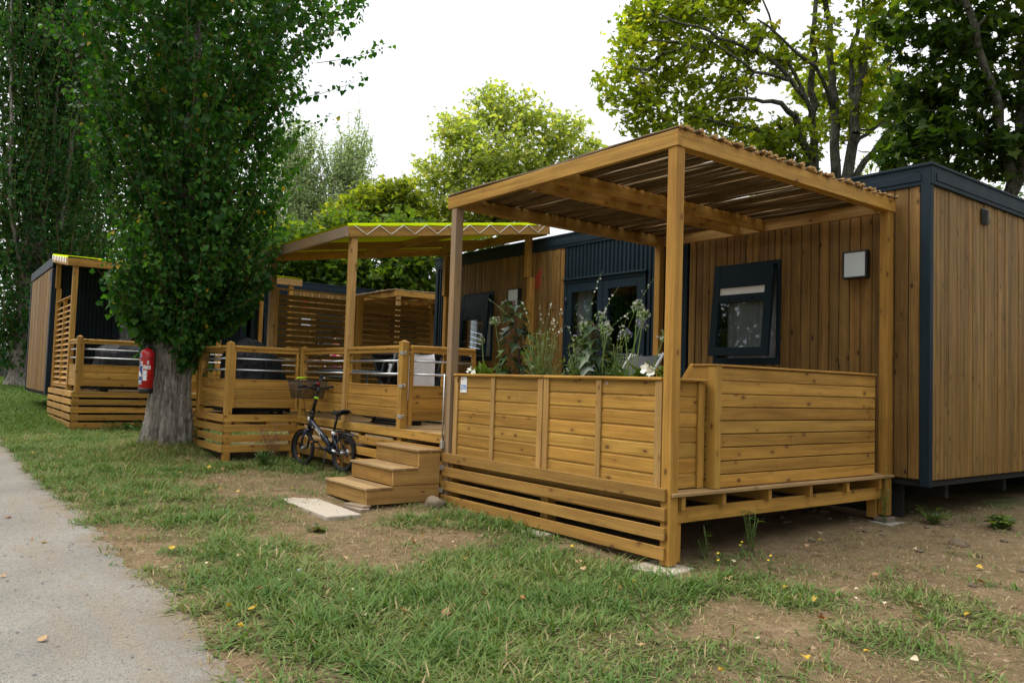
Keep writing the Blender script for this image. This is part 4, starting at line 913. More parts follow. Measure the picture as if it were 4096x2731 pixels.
a = MB(M); a.grid(6, 10, lambda u, v: (-.265+.53*u, -1.1+.88*v, .37-.02*math.sin(PI*u))); lo.part('seat', a, 'grey_sling')
a = MB(M); a.box(-.29, .335, 1.12, -.20, .375, 1.155, .006); lo.part('corner_cap', a, 'white_paint'); a = MB(M); a.box(.20, .335, 1.12, .29, .375, 1.155, .006); lo.part('corner_cap', a, 'white_paint')

# ------------------------------------------------------------------ red fire extinguisher on the trunk
e = Thing('fire_extinguisher', 'red fire extinguisher with black foot hung on the poplar trunk', 'fire extinguisher', (-8.19, -1.745, 1.0))
EX, EY = -8.19, -1.745
a = MB(); a.lathe((EX, EY, 0), [(.090, 1.075), (.096, 1.08), (.096, 1.54), (.094, 1.565), (.084, 1.60), (.062, 1.625), (.034, 1.638), (.030, 1.65)], 36); e.part('cylinder', a, 'red_paint')
a = MB(); a.lathe((EX, EY, 0), [(.092, 1.008), (.1005, 1.015), (.100, 1.07), (.0965, 1.082)], 36); e.part('foot', a, 'black_plastic')
a = MB(); a.lathe((EX, EY, 0), [(.030, 1.648), (.034, 1.655), (.034, 1.685), (.020, 1.70)], 20); a.beam((EX+.02, EY-.085, 1.712), (EX-.01, EY+.09, 1.705), .03, .018); a.beam((EX+.02, EY-.075, 1.688), (EX-.01, EY+.05, 1.692), .025, .012); a.tube([(EX, EY+.03, 1.68), (EX-.02, EY+.09, 1.66), (EX-.05, EY+.115, 1.5), (EX-.06, EY+.11, 1.2)], .011, 8); e.part('valve', a, 'black_plastic')
a = MB(); a.box(EX-.16, EY+.02, 1.52, EX-.08, EY+.06, 1.56); a.torus((EX, EY, 1.50), (0, 0, 1), .0985, .004, 36, 6); e.part('bracket', a, 'black_plastic')
def decal(a0, a1, z0, z1, mat, rr=.0968, shape=None):
    """a sticker bent round the cylinder; angles run from the side that faces the camera"""
    fa = math.atan2(-4.5+1.745, 3.94+8.19); n = 14; mb = MB()
    vs = []; 
    for i in range(n+1):
        for k in range(13):
            u, v = i/n, k/12
            lo_, hi_ = (0, 1) if shape is None else shape(v)
            an = fa+R(a0+(a1-a0)*(lo_+(hi_-lo_)*u)); vs.append((EX+rr*math.cos(an), EY+rr*math.sin(an), z0+(z1-z0)*v))
    mb.add(vs, [(i*13+k, i*13+k+13, i*13+k+14, i*13+k+1) for i in range(n) for k in range(12)], None, None, True); e.part('label', mb, mat)
decal(-88, -48, 1.525, 1.565, 'label_white'); decal(-86, -50, 1.529, 1.561, 'blue_ink', .0971)
decal(-95, -30, 1.14, 1.455, 'label_white', .0968, lambda v: (0, .92+.08*math.sin(v*PI)))
decal(-95, -32, 1.147, 1.25, 'deep_blue', .0971, lambda v: (.55*v*v, .95)); decal(-95, -32, 1.25, 1.445, 'deep_blue', .0971, lambda v: (.95-.75*math.sin(min(1, v*1.1)*PI*.5), .95-.12*max(0, v-.8)*5))
decal(-95, -48, 1.32, 1.36, 'red_paint', .0974, lambda v: (0, .75-.3*v)); decal(-72, -42, 1.17, 1.188, 'label_white', .0974); decal(-80, -42, 1.155, 1.162, 'label_white', .0974)
for zz in range(6): decal(-74+zz*2, -46, 1.392+zz*.007, 1.395+zz*.007, 'label_white', .0974)
decal(-26, -6, 1.19, 1.335, 'label_white'); decal(-6, 9, 1.19, 1.33, 'label_white', .0968, lambda v: (0, .55+.35*math.sin(v*23)*math.sin(v*9)))
decal(-22, 4, 1.263, 1.267, 'deep_blue', .0971); decal(-22, -17, 1.322, 1.329, 'deep_blue', .0971)
for zz in range(4): decal(-12, 8, 1.30+zz*.008, 1.302+zz*.008, 'label_grey', .0971)
decal(-28, -10, 1.355, 1.405, 'label_white'); decal(-24, -15, 1.375, 1.395, 'bush_leaf', .0971); decal(-23, -16, 1.379, 1.391, 'label_white', .0974)
decal(-8, 30, 1.348, 1.40, 'label_white'); decal(3, 22, 1.365, 1.373, 'black_plastic', .0971)
for zz in (1.355, 1.381, 1.389): decal(-3, 26, zz, zz+.0025, 'label_grey', .0971)
decal(0, 15, 1.418, 1.468, 'label_white')
for zz in range(3): decal(2, 13, 1.424+zz*.014, 1.433+zz*.014, 'label_grey', .0971)
decal(-48, -34, 1.40, 1.44, 'label_white', .0974); decal(-45, -37, 1.41, 1.432, 'red_paint', .0977)

# ------------------------------------------------------------------ folding bicycle
P0 = Vector((-6.1, -.24, gz(-6.1, -.24)-.005)); hh_ = Vector((.95, .17, 0)).normalized(); nn_ = Vector((hh_.y, -hh_.x, 0))
BM = Matrix(((hh_.x, nn_.x, 0, P0.x), (hh_.y, nn_.y, 0, P0.y), (0, 0, 1, P0.z), (0, 0, 0, 1)))
bk = Thing('folding_bicycle', 'navy folding bicycle with front basket leaning by the deck skirting', 'bicycle', P0)
WR_ = .237
def wheel(s_, lab, red):
    a = MB(BM); a.torus((s_, 0, WR_), (0, 1, 0), WR_-.024, .024, 44, 10); tyre = bk.part('wheel', a, 'black_rubber')
    a = MB(BM); a.torus((s_, 0, WR_), (0, 1, 0), WR_-.050, .010, 44, 6, 1.3); bk.part('rim', a, 'black_plastic', tyre)
    a = MB(BM); a.tube([(s_, -.05, WR_), (s_, .05, WR_)], .022, 12); bk.part('hub', a, 'zinc', tyre)
    a = MB(BM)
    for k in range(20):
        an = 2*PI*k/20; r0 = .02; a.tube([(s_+r0*math.cos(an+.6*(-1)**k), .03*(-1)**k, WR_+r0*math.sin(an+.6*(-1)**k)), (s_+(WR_-.05)*math.cos(an), 0, WR_+(WR_-.05)*math.sin(an))], .0014, 4)
    bk.part('spokes', a, 'black_plastic', tyre)
    if red:
        a = MB(BM); a.torus((s_, -.055, WR_), (0, 1, 0), .068, .007, 28, 6, .5); bk.part('spoke_guard', a, 'rust_red', tyre)
        a = MB(BM); a.lathe((s_, -.05, WR_), [(.05, 0), (.045, .02), (.03, .03)], 20, (0, -1, 0)); bk.part('sprocket', a, 'zinc', tyre)
    a = MB(BM)
    for k in (0,): an = 4.1+PI*k; c_ = Vector((s_+.14*math.cos(an), .012, WR_+.14*math.sin(an))); a.obox(c_, ((math.cos(an), 0, math.sin(an)), (0, 1, 0), (-math.sin(an), 0, math.cos(an))), (.011, .006, .026), .004)
    bk.part('reflector', a, 'orange_reflector', tyre)
    a = MB(BM); pr = []
    for k in range(25):
        an = (.02 if red else .25)*PI+(1.02 if red else .95)*PI*k/24; pr.append((s_+(WR_+.014)*math.cos(an), WR_+(WR_+.014)*math.sin(an)))
    vs = []
    for x_, z_ in pr: vs += [(x_, -.030, z_-.006), (x_, 0, z_), (x_, .030, z_-.006)]
    a.add(vs, [(3*i+j, 3*i+j+1, 3*i+j+4, 3*i+j+3) for i in range(24) for j in range(2)], None, None, True); bk.part('mudguard', a, 'black_plastic')
wheel(.0, 'front', False); wheel(.88, 'rear', True)
a = MB(BM); a.tube([(.145, 0, .63), (.20, 0, .565), (.46, 0, .40), (.60, 0, .30)], [.026, .033, .033, .030], 14); a.tube([(.44, 0, .41), (.485, 0, .385)], .040, 14); a.tube([(.60, 0, .30), (.52, 0, .245)], .028, 12); a.tube([(.70, 0, .28), (.645, 0, .50)], .024, 12); a.tube([(.52, 0, .26), (.70, 0, .29)], .022, 10)
for s_ in (-.055, .055): a.tube([(.56, s_*.4, .27), (.70, s_, .25), (.88, s_, WR_)], .012, 8); a.tube([(.66, s_*.5, .46), (.88, s_, WR_)], .010, 8)
a.tube([(.115, 0, .50), (.15, 0, .63)], .026, 14); bk.part('frame', a, 'navy_paint')
a = MB(BM); a.lathe((.135, 0, .60), [(.036, 0), (.038, .03), (.03, .05)], 14, (-.35, 0, .9)); a.tube([(.67, -.0, .44), (.655, 0, .49)], .030, 12)
for s_ in (-.058, .058): a.tube([(.73, s_, .262), (.79, s_, .25)], .0145, 8)
bk.part('frame_band', a, 'white_paint')
a = MB(BM); a.tube([(.12, -.055, .48), (.12, .055, .48)], .020, 10)
for s_ in (-.055, .055): a.tube([(.12, s_, .48), (.05, s_, .36), (.0, s_, WR_)], .014, 8)
bk.part('fork', a, 'navy_paint')
a = MB(BM); a.tube([(.15, 0, .62), (.175, 0, .70)], .030, 12); a.tube([(.175, 0, .70), (.265, 0, .98), (.275, 0, 1.03)], [.022, .020, .020], 12); a.tube([(.165, 0, .69), (.19, 0, .735)], .034, 12); a.tube([(.24, 0, .90), (.25, 0, .935)], .028, 12); a.box(.20, -.02, .83, .25, .02, .86, .004); bk.part('stem', a, 'black_plastic')
a = MB(BM); a.tube([(.30, -.30, 1.045), (.28, -.19, 1.05), (.27, -.08, 1.03), (.27, .08, 1.03), (.28, .19, 1.05), (.30, .30, 1.045)], .0125, 10); hb = bk.part('handlebar', a, 'black_plastic')
for s_ in (-1, 1):
    a = MB(BM); a.tube([(.305, s_*.31, 1.045), (.285, s_*.20, 1.05)], .018, 12); bk.part('grip', a, 'black_rubber', hb)
    a = MB(BM); a.tube([(.26, s_*.17, 1.03), (.20, s_*.18, 1.01), (.20, s_*.29, .985)], .006, 6); a.box(.24, s_*.15-.02, 1.02, .30, s_*.15+.02, 1.05, .006); bk.part('brake_lever', a, 'black_plastic', hb)
a = MB(BM); a.box(.18, -.05, 1.0, .25, .05, 1.075, .01); a.lathe((.245, .03, 1.07), [(.022, 0), (.02, .02), (.006, .028)], 12); bk.part('light_mount', a, 'black_plastic')
a = MB(BM); a.lathe((.252, -.01, 1.085), [(.026, -.004), (.026, .004)], 14, (1, 0, .2)); bk.part('reflector', a, 'red_reflector')
a = MB(BM)
bx0, bx1, by, bz0, bz1 = -.10, .16, .185, .89, 1.12
for z, e_ in ((bz1, .02), (bz1-.004, .02)): a.tube([(bx0-e_, -by-e_, z), (bx1+e_, -by-e_, z), (bx1+e_, by+e_, z), (bx0-e_, by+e_, z), (bx0-e_, -by-e_, z)], .0055, 6)
def wall(p, q, p2, q2, nx, nz):
    for k in range(nx+1): f = k/nx; a.tube([Vector(p).lerp(Vector(q), f), Vector(p2).lerp(Vector(q2), f)], .0012, 4)
    for k in range(nz+1): f = k/nz; a.tube([Vector(p).lerp(Vector(p2), f), Vector(q).lerp(Vector(q2), f)], .0012, 4)
e_ = .02; T4 = [(bx0-e_, -by-e_, bz1), (bx1+e_, -by-e_, bz1), (bx1+e_, by+e_, bz1), (bx0-e_, by+e_, bz1)]; B4 = [(bx0+e_, -by+e_, bz0), (bx1-e_, -by+e_, bz0), (bx1-e_, by-e_, bz0), (bx0+e_, by-e_, bz0)]
for k in range(4): wall(B4[k], B4[(k+1) % 4], T4[k], T4[(k+1) % 4], 24 if k % 2 == 0 else 34, 20)
wall(B4[0], B4[1], B4[3], B4[2], 16, 24)
for k in range(4): a.tube([B4[k], T4[k]], .004, 5); a.tube([B4[k], B4[(k+1) % 4]], .004, 5)
bk.part('basket', a, 'black_plastic')
a = MB(BM); a.tube([(-.02, -.02, 1.16), (.02, .16, 1.15)], .010, 8); bk.part('lock', a, 'lime_plastic')
a = MB(BM); a.torus((.245, 0, .905), (.3, 0, 1), .026, .006, 16, 6, 2.2); bk.part('key_strap', a, 'lime_plastic')
a = MB(BM); a.tube([(.655, 0, .48), (.735, 0, .72)], .0165, 12); a.tube([(.70, 0, .70), (.80, 0, .705)], .012, 8); bk.part('seat_post', a, 'black_plastic')
a = MB(BM)
def sad(u, v):
    x = .64+.25*u; wd = .028+.062*np.clip((u-.35)/.5, 0, 1)**1.2; an = PI*(v*1.3-.15)
    return (x, wd*math.cos(an), .735+.018*u*u+.030*math.sin(an)-.012*math.sin(PI*u)*1.0-(.02 if u in (0., 1.) else 0))
a.grid(16, 14, sad); a.obox((.78, 0, .722), ((1, 0, 0), (0, 1, 0), (0, 0, 1)), (.09, .06, .012), .01); bk.part('saddle', a, 'black_rubber')
a = MB(BM)
for y_ in (-.06, -.03, 0, .03, .06): a.tube([(.74, y_, .50), (1.16, y_, .465)], .005, 6)
a.tube([(.74, -.06, .50), (.72, -.03, .505), (.72, .03, .505), (.74, .06, .50)], .005, 6); a.tube([(1.16, -.06, .465), (1.16, .06, .465)], .006, 6)
for s_ in (-.062, .062): a.tube([(.82, s_, .493), (.88, s_, WR_+.01)], .005, 6); a.tube([(1.08, s_, .47), (.89, s_, WR_+.01)], .005, 6)
bk.part('rear_rack', a, 'black_plastic')
a = MB(BM); a.lathe((.76, .0, .455), [(.024, 0), (.024, .02), (.01, .028)], 12, (.3, .8, 0)); bk.part('rear_light', a, 'red_reflector')
a = MB(BM); a.tube([(.52, -.06, .265), (.52, .06, .265)], .022, 12); a.lathe((.52, -.05, .265), [(.07, 0), (.07, .006)], 24, (0, -1, 0)); a.tube([(.52, .065, .265), (.43, .075, .345)], .010, 8); a.tube([(.52, -.065, .265), (.61, -.075, .185)], .010, 8); ck = bk.part('crankset', a, 'black_plastic')
for p_, in (((.42, .12, .35),), ((.62, -.12, .18),)):
    a = MB(BM); a.box(p_[0]-.045, p_[1]-.04, p_[2]-.012, p_[0]+.045, p_[1]+.045, p_[2]+.012, .006); pe = bk.part('pedal', a, 'black_rubber')
    a = MB(BM); a.box(p_[0]-.028, p_[1]+.0455, p_[2]-.006, p_[0]+.028, p_[1]+.049, p_[2]+.008, .001); bk.part('pedal_reflector', a, 'orange_reflector', pe)
a = MB(BM); a.tube([(.58, .05, .25), (.64, .13, .02)], .007, 6); bk.part('kickstand', a, 'black_plastic')
a = MB(BM); a.tube([(.25, .1, 1.02), (.12, .12, .95), (.08, .06, .75), (.12, .03, .52)], .0035, 5); a.tube([(.25, -.1, 1.02), (.10, -.1, .93), (.06, -.02, .72), (.16, .03, .55), (.4, .04, .40)], .0035, 5); bk.part('brake_cable', a, 'black_rubber')
text('BTWIN', 'lettering', bk.o, .040, Matrix.Translation(-P0) @ BM @ Matrix.Translation((.345, .0345, .462)) @ Matrix.Rotation(PI, 4, 'Z') @ Matrix.Rotation(PI/2, 4, 'X') @ Matrix.Rotation(R(32), 4, 'Z'), 'white_paint', .001)

# ------------------------------------------------------------------ small things on the ground
M = Matrix.Translation((-3.48, -1.19, gz(-3.48, -1.19)-.002)) @ Matrix.Rotation(R(-2), 4, 'Z'); a = MB(M); a.box(-.66, -.17, -.06, .66, .17, .022, .008)
tag(build('paving_slab', a, 'pale_concrete'), 'long pale concrete slab lying in the grass before the steps', 'slab')
for k, (x, y, z, l, w_, h, lab) in enumerate(((-3.15, -.93, .035, .34, .10, .035, 'lower old board wedged under the front of the steps'), (-3.17, -.91, .062, .30, .10, .02, 'thin upper old board under the front corner of the steps'))):
    a = MB(Matrix.Translation((x, y, z+.02)) @ Matrix.Rotation(R(4+9*k), 4, 'Z')); a.box(-l/2, -w_/2, -h/2, l/2, w_/2, h/2)
    tag(build('packing_board', a, 'old_board'), lab, 'board', 'packing boards under the steps')
def rock(name, x, y, s_, mat, seed, sq=(1, 1, .6), sink=.3):
    bmv = bpy.data.meshes.new(name); import bmesh; b = bmesh.new(); bmesh.ops.create_icosphere(b, subdivisions=3, radius=1); rs = random.Random(seed); o = [rs.uniform(0, 50) for _ in range(3)]
    for v in b.verts:
        from mathutils import noise as mn
        p = v.co.copy(); d_ = 1+.38*mn.noise(p*1.1+Vector(o))+.16*mn.noise(p*2.7+Vector(o)); v.co = Vector((p.x*sq[0]*d_, p.y*sq[1]*d_, p.z*sq[2]*d_))*s_
    for f in b.faces: f.smooth = True
    b.to_mesh(bmv); b.free(); ob = link(name, bmv, mat); ob.location = (x, y, gz(x, y)+s_*sq[2]*(1-sink)*.6); ob.rotation_euler = (0, 0, rs.uniform(0, 6)); return ob
tag(rock('stone', -2.86, -.22, .10, 'stone', 3, (1.2, .8, .8), .5), 'rough brown stone beside the bottom step', 'stone')
tag(rock('pebble', -1.35, -2.25, .022, 'label_white', 5), 'small white pebble in the thin grass', 'pebble')
rs = random.Random(21)
for k in range(110):
    x = rs.uniform(-1.5, 3.6); y = 1.7+.62*x*.5+rs.gauss(1.2, .6)
    if y < 1.1 or y > 6: continue
    tag(rock('rubble_stone', x, y, rs.uniform(.012, .042)*(1+.8*(rs.random() < .08)), 'clod', k, (rs.uniform(.8, 1.5), 1, rs.uniform(.5, .8)), .5), 'grey brown rubble stone in the shade by the cabin underside', 'stone', 'rubble by the cabin underside')

# ------------------------------------------------------------------ trees
class Skel:
    """branch skeleton: given limbs first, then every twig end joins the nearest wood"""
    def __init__(s): s.p = []; s.par = []; s.r = []
    def limb(s, pts, r0, r1, parent=-1, step=.22, wob=.02):
        pts = [np.array(p, float) for p in pts]; last = parent; n = sum(max(1, int(np.linalg.norm(b-a)/step)) for a, b in zip(pts, pts[1:])); c = 0
        if parent < 0: s.p.append(pts[0]); s.par.append(-1); s.r.append(r0); last = len(s.p)-1
        for a, b in zip(pts, pts[1:]):
            m_ = max(1, int(np.linalg.norm(b-a)/step))
            for k in range(1, m_+1):
                c += 1; s.p.append(a+(b-a)*k/m_+RNG.normal(size=3)*wob); s.par.append(last); s.r.append(r0+(r1-r0)*c/n); last = len(s.p)-1
        return last
    def near(s, q): return int(np.argmin(((np.array(s.p)-q)**2).sum(1)))
    def grow(s, tips, seg=4, up=.5, sag=.05):
        P0 = np.array(s.p); d = np.array([((P0-t)**2).sum(1).min() for t in tips]); dirs = []; ends = []
        buf = np.zeros((len(s.p)+len(tips)*seg+8, 3)); k = len(s.p); buf[:k] = P0; base_n = k
        for i in np.argsort(d):
            t = tips[i]; D = buf[:k]-t; c = np.sqrt((D**2).sum(1))+up*np.maximum(0, D[:, 2]); j = int(np.argmin(c)); a = buf[j].copy(); L = np.linalg.norm(t-a); last = j
            mid = (a+t)/2+np.array([0, 0, -sag*L])+RNG.normal(size=3)*.07*L
            for q in range(1, seg+1):
                f = q/seg; pt = a*(1-f)**2+2*mid*f*(1-f)+t*f*f
                buf[k] = pt; s.p.append(pt); s.par.append(last); s.r.append(0); last = k; k += 1
            dirs.append(t-mid); ends.append(last)
        order = np.argsort(d); out = [None]*len(tips)
        for i, q in zip(order, dirs): out[i] = q
        return np.array(out)
    def radii(s, tip=.006, ex=2.4):
        n = len(s.p); acc = np.zeros(n); par = np.array(s.par)
        for i in range(n-1, -1, -1):
            if acc[i] == 0: acc[i] = tip**ex
            if par[i] >= 0: acc[par[i]] += acc[i]
        r = acc**(1/ex); g = np.array(s.r); return np.where(g > 0, g, np.minimum(r, .05))
    def mesh(s, name, mat, parent, sides=5, tip=.006):
        r = s.radii(tip); P = np.array(s.p); par = np.array(s.par); i = np.where(par >= 0)[0]; a = P[par[i]]; b = P[i]; d = unit(b-a+1e-9)
        ref = np.where(np.abs(d[:, 2:3]) > .9, np.array([[1., 0, 0]]), np.array([[0, 0, 1.]])); e = unit(np.cross(d, ref)); f = np.cross(d, e)
        rp = np.minimum(r[par[i]], r[i]*1.7+.004); an = np.arange(sides)*2*PI/sides
        ring = lambda c, rr: c[:, None]+(e[:, None]*np.cos(an)[None, :, None]+f[:, None]*np.sin(an)[None, :, None])*rr[:, None, None]
        V = np.concatenate([ring(a, rp), ring(b+d*.01, r[i])], 1).reshape(-1, 3); k = np.arange(sides); k2 = (k+1) % sides
        q = np.stack([k, k2, k2+sides, k+sides], 1).ravel(); m = len(i)
        return bulk(name, V, np.full(m*sides, 4), ((np.arange(m)*2*sides)[:, None]+q[None]).ravel(), np.full(m*sides, .5), mat, parent, True)
def in_blob(blobs, n, hollow=.35):
    w_ = np.array([b[3]*b[4]*b[5] if len(b) > 5 else b[3]**3 for b in blobs])**.8; w_ = w_/w_.sum(); out = []
    for b, m in zip(blobs, np.maximum(1, np.round(w_*n)).astype(int)):
        u = rnd_unit(m)*(RNG.uniform(hollow**3, 1, m)**(1/3))[:, None]; rr = np.array(b[3:6]) if len(b) > 5 else np.array([b[3]]*3)
        out.append(np.array(b[:3])+u*rr)
    return np.concatenate(out)
def foliage(name, tips, dirs, per, size, spread, kind, mat, parent, flat=.6, droop=.5, fold=.3, tone=.5):
    n = len(tips); P = np.repeat(tips, per, 0); D = unit(np.repeat(dirs, per, 0)); m = n*per
    back = RNG.uniform(-.15, 1., m)[:, None]*spread*1.2
    P = P-D*back+RNG.normal(size=(m, 3))*spread*.42*np.array([1, 1, .75])
    Nn = unit(rnd_unit(m)*(1-flat)*1.4+np.array([0, 0, 1.])*flat); T = unit(rnd_unit(m)+D*.6+np.array([0, 0, -droop]))
    T = unit(T-Nn*(T*Nn).sum(1, keepdims=True)*.8)
    V, c, i = leaves(P, T, Nn, size*RNG.uniform(.6, 1.2, m), kind, fold)
    tn = np.clip(np.repeat(RNG.uniform(0, 1, n), per)*tone+RNG.uniform(0, 1, m)*(1-tone), 0, 1)
    return bulk(name, V, c, i, np.repeat(tn, 2), mat, parent)
def trunk_mesh(name, base, prof, mat, parent, seed, n=64, flute=.10, lean=(0, 0), knobs=(), fine=0):
    base = np.array(base, float); zs = [p[0] for p in prof]; rs_ = [p[1] for p in prof]
    if fine: zz = np.concatenate([np.linspace(zs[0], 2.2, fine), [q for q in zs if q > 2.2]])
    else: zz = np.array(zs)
    an = np.arange(n)*2*PI/n; A_, Z_ = np.meshgrid(an, zz); Rr = np.interp(Z_, zs, rs_); fl = np.clip(1-Z_/.9, 0, 1)
    d = flute*1.25*(.5*np.sin(A_*5+seed+Z_*.5)+.35*np.sin(A_*8+seed*2-Z_*.8)+.25*np.sin(A_*13+seed*3+Z_*1.3))*(.45+1.1*fl)
    tau = np.minimum(A_, 2*PI-A_)
    d = d+.05*(vnoise(tau*9, Z_*3.5, seed)-.5)+.045*(vnoise(tau*22, Z_*5, seed+1)-.5)
    if fine:   # long furrows and plates of old bark
        w1 = A_*11+1.6*vnoise(tau*3, Z_*2.2, seed+4)*2; w2 = A_*19+2.4*vnoise(tau*4, Z_*3.1, seed+6)*2
        d = d-.075*np.exp(-((np.sin(w1))/.28)**2)*(.35+.9*vnoise(tau*5, Z_*1.6, seed+7))-.045*np.exp(-((np.sin(w2))/.33)**2)*vnoise(tau*7, Z_*2.7, seed+8)+.05*(vnoise(tau*40, Z_*16, seed+9)-.5)
    for ka, kz, kr, kw in knobs: d = d+kr*np.exp(-((np.mod(A_-ka+PI, 2*PI)-PI)/kw)**2-((Z_-kz)/(kw*.5))**2)
    V = np.stack([base[0]+lean[0]*Z_+Rr*(1+d)*np.cos(A_), base[1]+lean[1]*Z_+Rr*(1+d)*np.sin(A_), base[2]+Z_], -1).reshape(-1, 3); m_ = len(zz)
    k = np.arange(n); k2 = (k+1) % n; q = np.stack([k, k2, k2+n, k+n], 1).ravel(); idx = ((np.arange(m_-1)*n)[:, None]+q[None]).ravel(); c = (m_-1)*n
    return bulk(name, V, np.full(c, 4), idx, np.full(c, .5), mat, parent, True)
def shoots(starts, ends, per_m, size, mat_l, parent, kind='poplar', jitter=.06, name='crown', tw='shoots', r=.004, skip=.1, hang=.9, tone=.4, twigs=True, clear=None):
    """upright shoots with leaves set all along them"""
    P = []; T = []; Nn = []; S = []; g = []; a = MB()
    for s0, s1 in zip(starts, ends):
        s0 = np.array(s0); s1 = np.array(s1)
        if clear is not None and min(np.linalg.norm((s0*(1-q)+s1*q)-np.array(clear)) for q in (.3, .6, .8, 1)) < .50: continue
        L = np.linalg.norm(s1-s0); m_ = max(4, int(L*per_m)); b = (s0+s1)/2+np.array([s1[0]-s0[0], s1[1]-s0[1], 0])*.12-np.array([0, 0, .05*L])
        f = np.sort(RNG.uniform(skip, 1.02, m_)); p = s0*((1-f)**2)[:, None]+b*(2*f*(1-f))[:, None]+s1*(f*f)[:, None]
        out = rnd_unit(m_); P.append(p+out*jitter*RNG.uniform(.4, 1.3, m_)[:, None]); T.append(out*.8+np.array([0, 0, -hang])*RNG.uniform(.2, 1.2, m_)[:, None]+rnd_unit(m_)*.5); Nn.append(out*.7+rnd_unit(m_)*.6+np.array([0, 0, .45]))
        S.append(size*RNG.uniform(.55, 1.15, m_)*(1.1-.45*f)); g.append(np.clip(RNG.uniform()*tone+RNG.uniform(0, 1, m_)*(1-tone)+.12*(f > .85), 0, 1))
        if twigs:
            q = [s0*(1-t)**2+b*2*t*(1-t)+s1*t*t for t in (0, .35, .7, 1)]; a.tube(q, [r*1.6, r*1.3, r, r*.4], 4, False)
    P = np.concatenate(P); T = np.concatenate(T); Nn = np.concatenate(Nn); S = np.concatenate(S); g = np.concatenate(g)
    V, c, i = leaves(P, T, Nn, S, kind, .25); bulk(name, V, c, i, np.repeat(g, 2), mat_l, parent)
    if twigs: o = build(tw, a, 'twig', parent); o.location = (0, 0, 0)
def tree_root(name, label, x, y, group=None):
    t = thing(name, label, 'tree', (x, y, gz(x, y)), group); return t
def sub(t):   # children carry world coordinates
    e = t; return e
def fix(t):
    for o in t.children: o.location = o.location-t.location
# --- the poplar in front
PX, PY = -8.41, -1.37
t = tree_root('poplar_tree', 'nearest poplar with thick fluted grey trunk carrying the red extinguisher', PX, PY); z0 = gz(PX, PY)-.12
trunk_mesh('trunk', (PX, PY, z0), [(0, .44), (.06, .40), (.14, .365), (.25, .338), (.4, .318), (.6, .298), (.8, .282), (1.0, .272), (1.2, .265), (1.4, .262), (1.6, .262), (1.8, .255), (2.2, .235), (3, .22), (4.5, .17), (6.5, .11), (8.5, .05), (9.5, .02)], 'poplar_bark', t, 2.3, lean=(.012, .008), knobs=((-.6, 1.35, .20, .35), (2.6, 1.1, .25, .3), (.3, 1.55, .22, .4), (-2.2, .95, .22, .25), (1.2, 1.25, .18, .3)), n=220, fine=150)
CR = [(1.25, .28, 0, 0), (1.7, .46, 0, 0), (2.3, .86, .04, .05), (2.95, 1.10, .18, .14), (3.6, 1.22, .22, .16), (4.2, 1.30, .26, .12), (4.85, 1.42, .20, .04), (5.5, 1.62, .24, 0), (6.15, 1.85, .36, .10), (6.8, 2.05, .45, .18), (8, 2.0, .4, .15), (9.5, 1.5, .3, .1), (11, .6, .2, 0)]
def crown_at(z):
    zz = [c[0] for c in CR]; return [np.interp(z, zz, [c[k] for c in CR]) for k in (1, 2, 3)]
S0 = []; S1 = []
for k in range(1950):
    z = RNG.uniform(1.30, 8.2)**1.0 if k % 5 else RNG.uniform(1.3, 3.0); an = RNG.uniform(0, 2*PI); rr, ox, oy = crown_at(z); lump = .80+.42*vnoise(an*1.9, z*1.1, 4)
    f = RNG.uniform(.18, 1.)**.55*lump; e = np.array([PX+ox+rr*f*math.cos(an), PY+oy+rr*f*math.sin(an), z])
    L = RNG.uniform(.5, 1.15)*min(1, .5+rr*.5); tilt = RNG.uniform(.35, .85)
    s_ = e-np.array([math.cos(an)*L*tilt*min(1, rr*f/(L*tilt+.01)*.8), math.sin(an)*L*tilt*min(1, rr*f/(L*tilt+.01)*.8), L*RNG.uniform(.4, 1.0)]); s_[2] = max(s_[2], 1.25+.2*RNG.uniform())
    S0.append(s_); S1.append(e)
for z, an, L in ((5.9, .15, 2.55), (5.35, .25, 2.1), (6.6, .3, 2.9), (6.9, -.1, 2.7), (5.0, -.1, 1.75), (4.6, .2, 1.75), (6.3, 3.3, 2.1), (3.0, .2, 1.5), (2.5, -.1, 1.3)):   # sprays reaching out sideways towards +x and -x
    an = an+.9; e = np.array([PX+.2+L*math.cos(an), PY+L*math.sin(an), z]); S0.append(e-np.array([math.cos(an)*1.1, math.sin(an)*1.1, .45])); S1.append(e)
shoots(S0, S1, 36, .104, 'poplar_leaf', t, jitter=.075, clear=(-8.12, -1.85, 1.45))
S0 = []; S1 = []      # weeping sprouts round the top of the bare trunk
for k in range(46):
    an = RNG.uniform(0, 2*PI); z = RNG.uniform(1.45, 2.1); r1 = RNG.uniform(.38, .72); S0.append((PX+.25*math.cos(an), PY+.25*math.sin(an), z)); S1.append((PX+r1*math.cos(an), PY+r1*math.sin(an), z+RNG.uniform(-.40, .25)))
shoots(S0, S1, 34, .092, 'poplar_leaf', t, name='foliage', tw='sprout_stem', jitter=.055, clear=(-8.12, -1.85, 1.45))
fix(t)
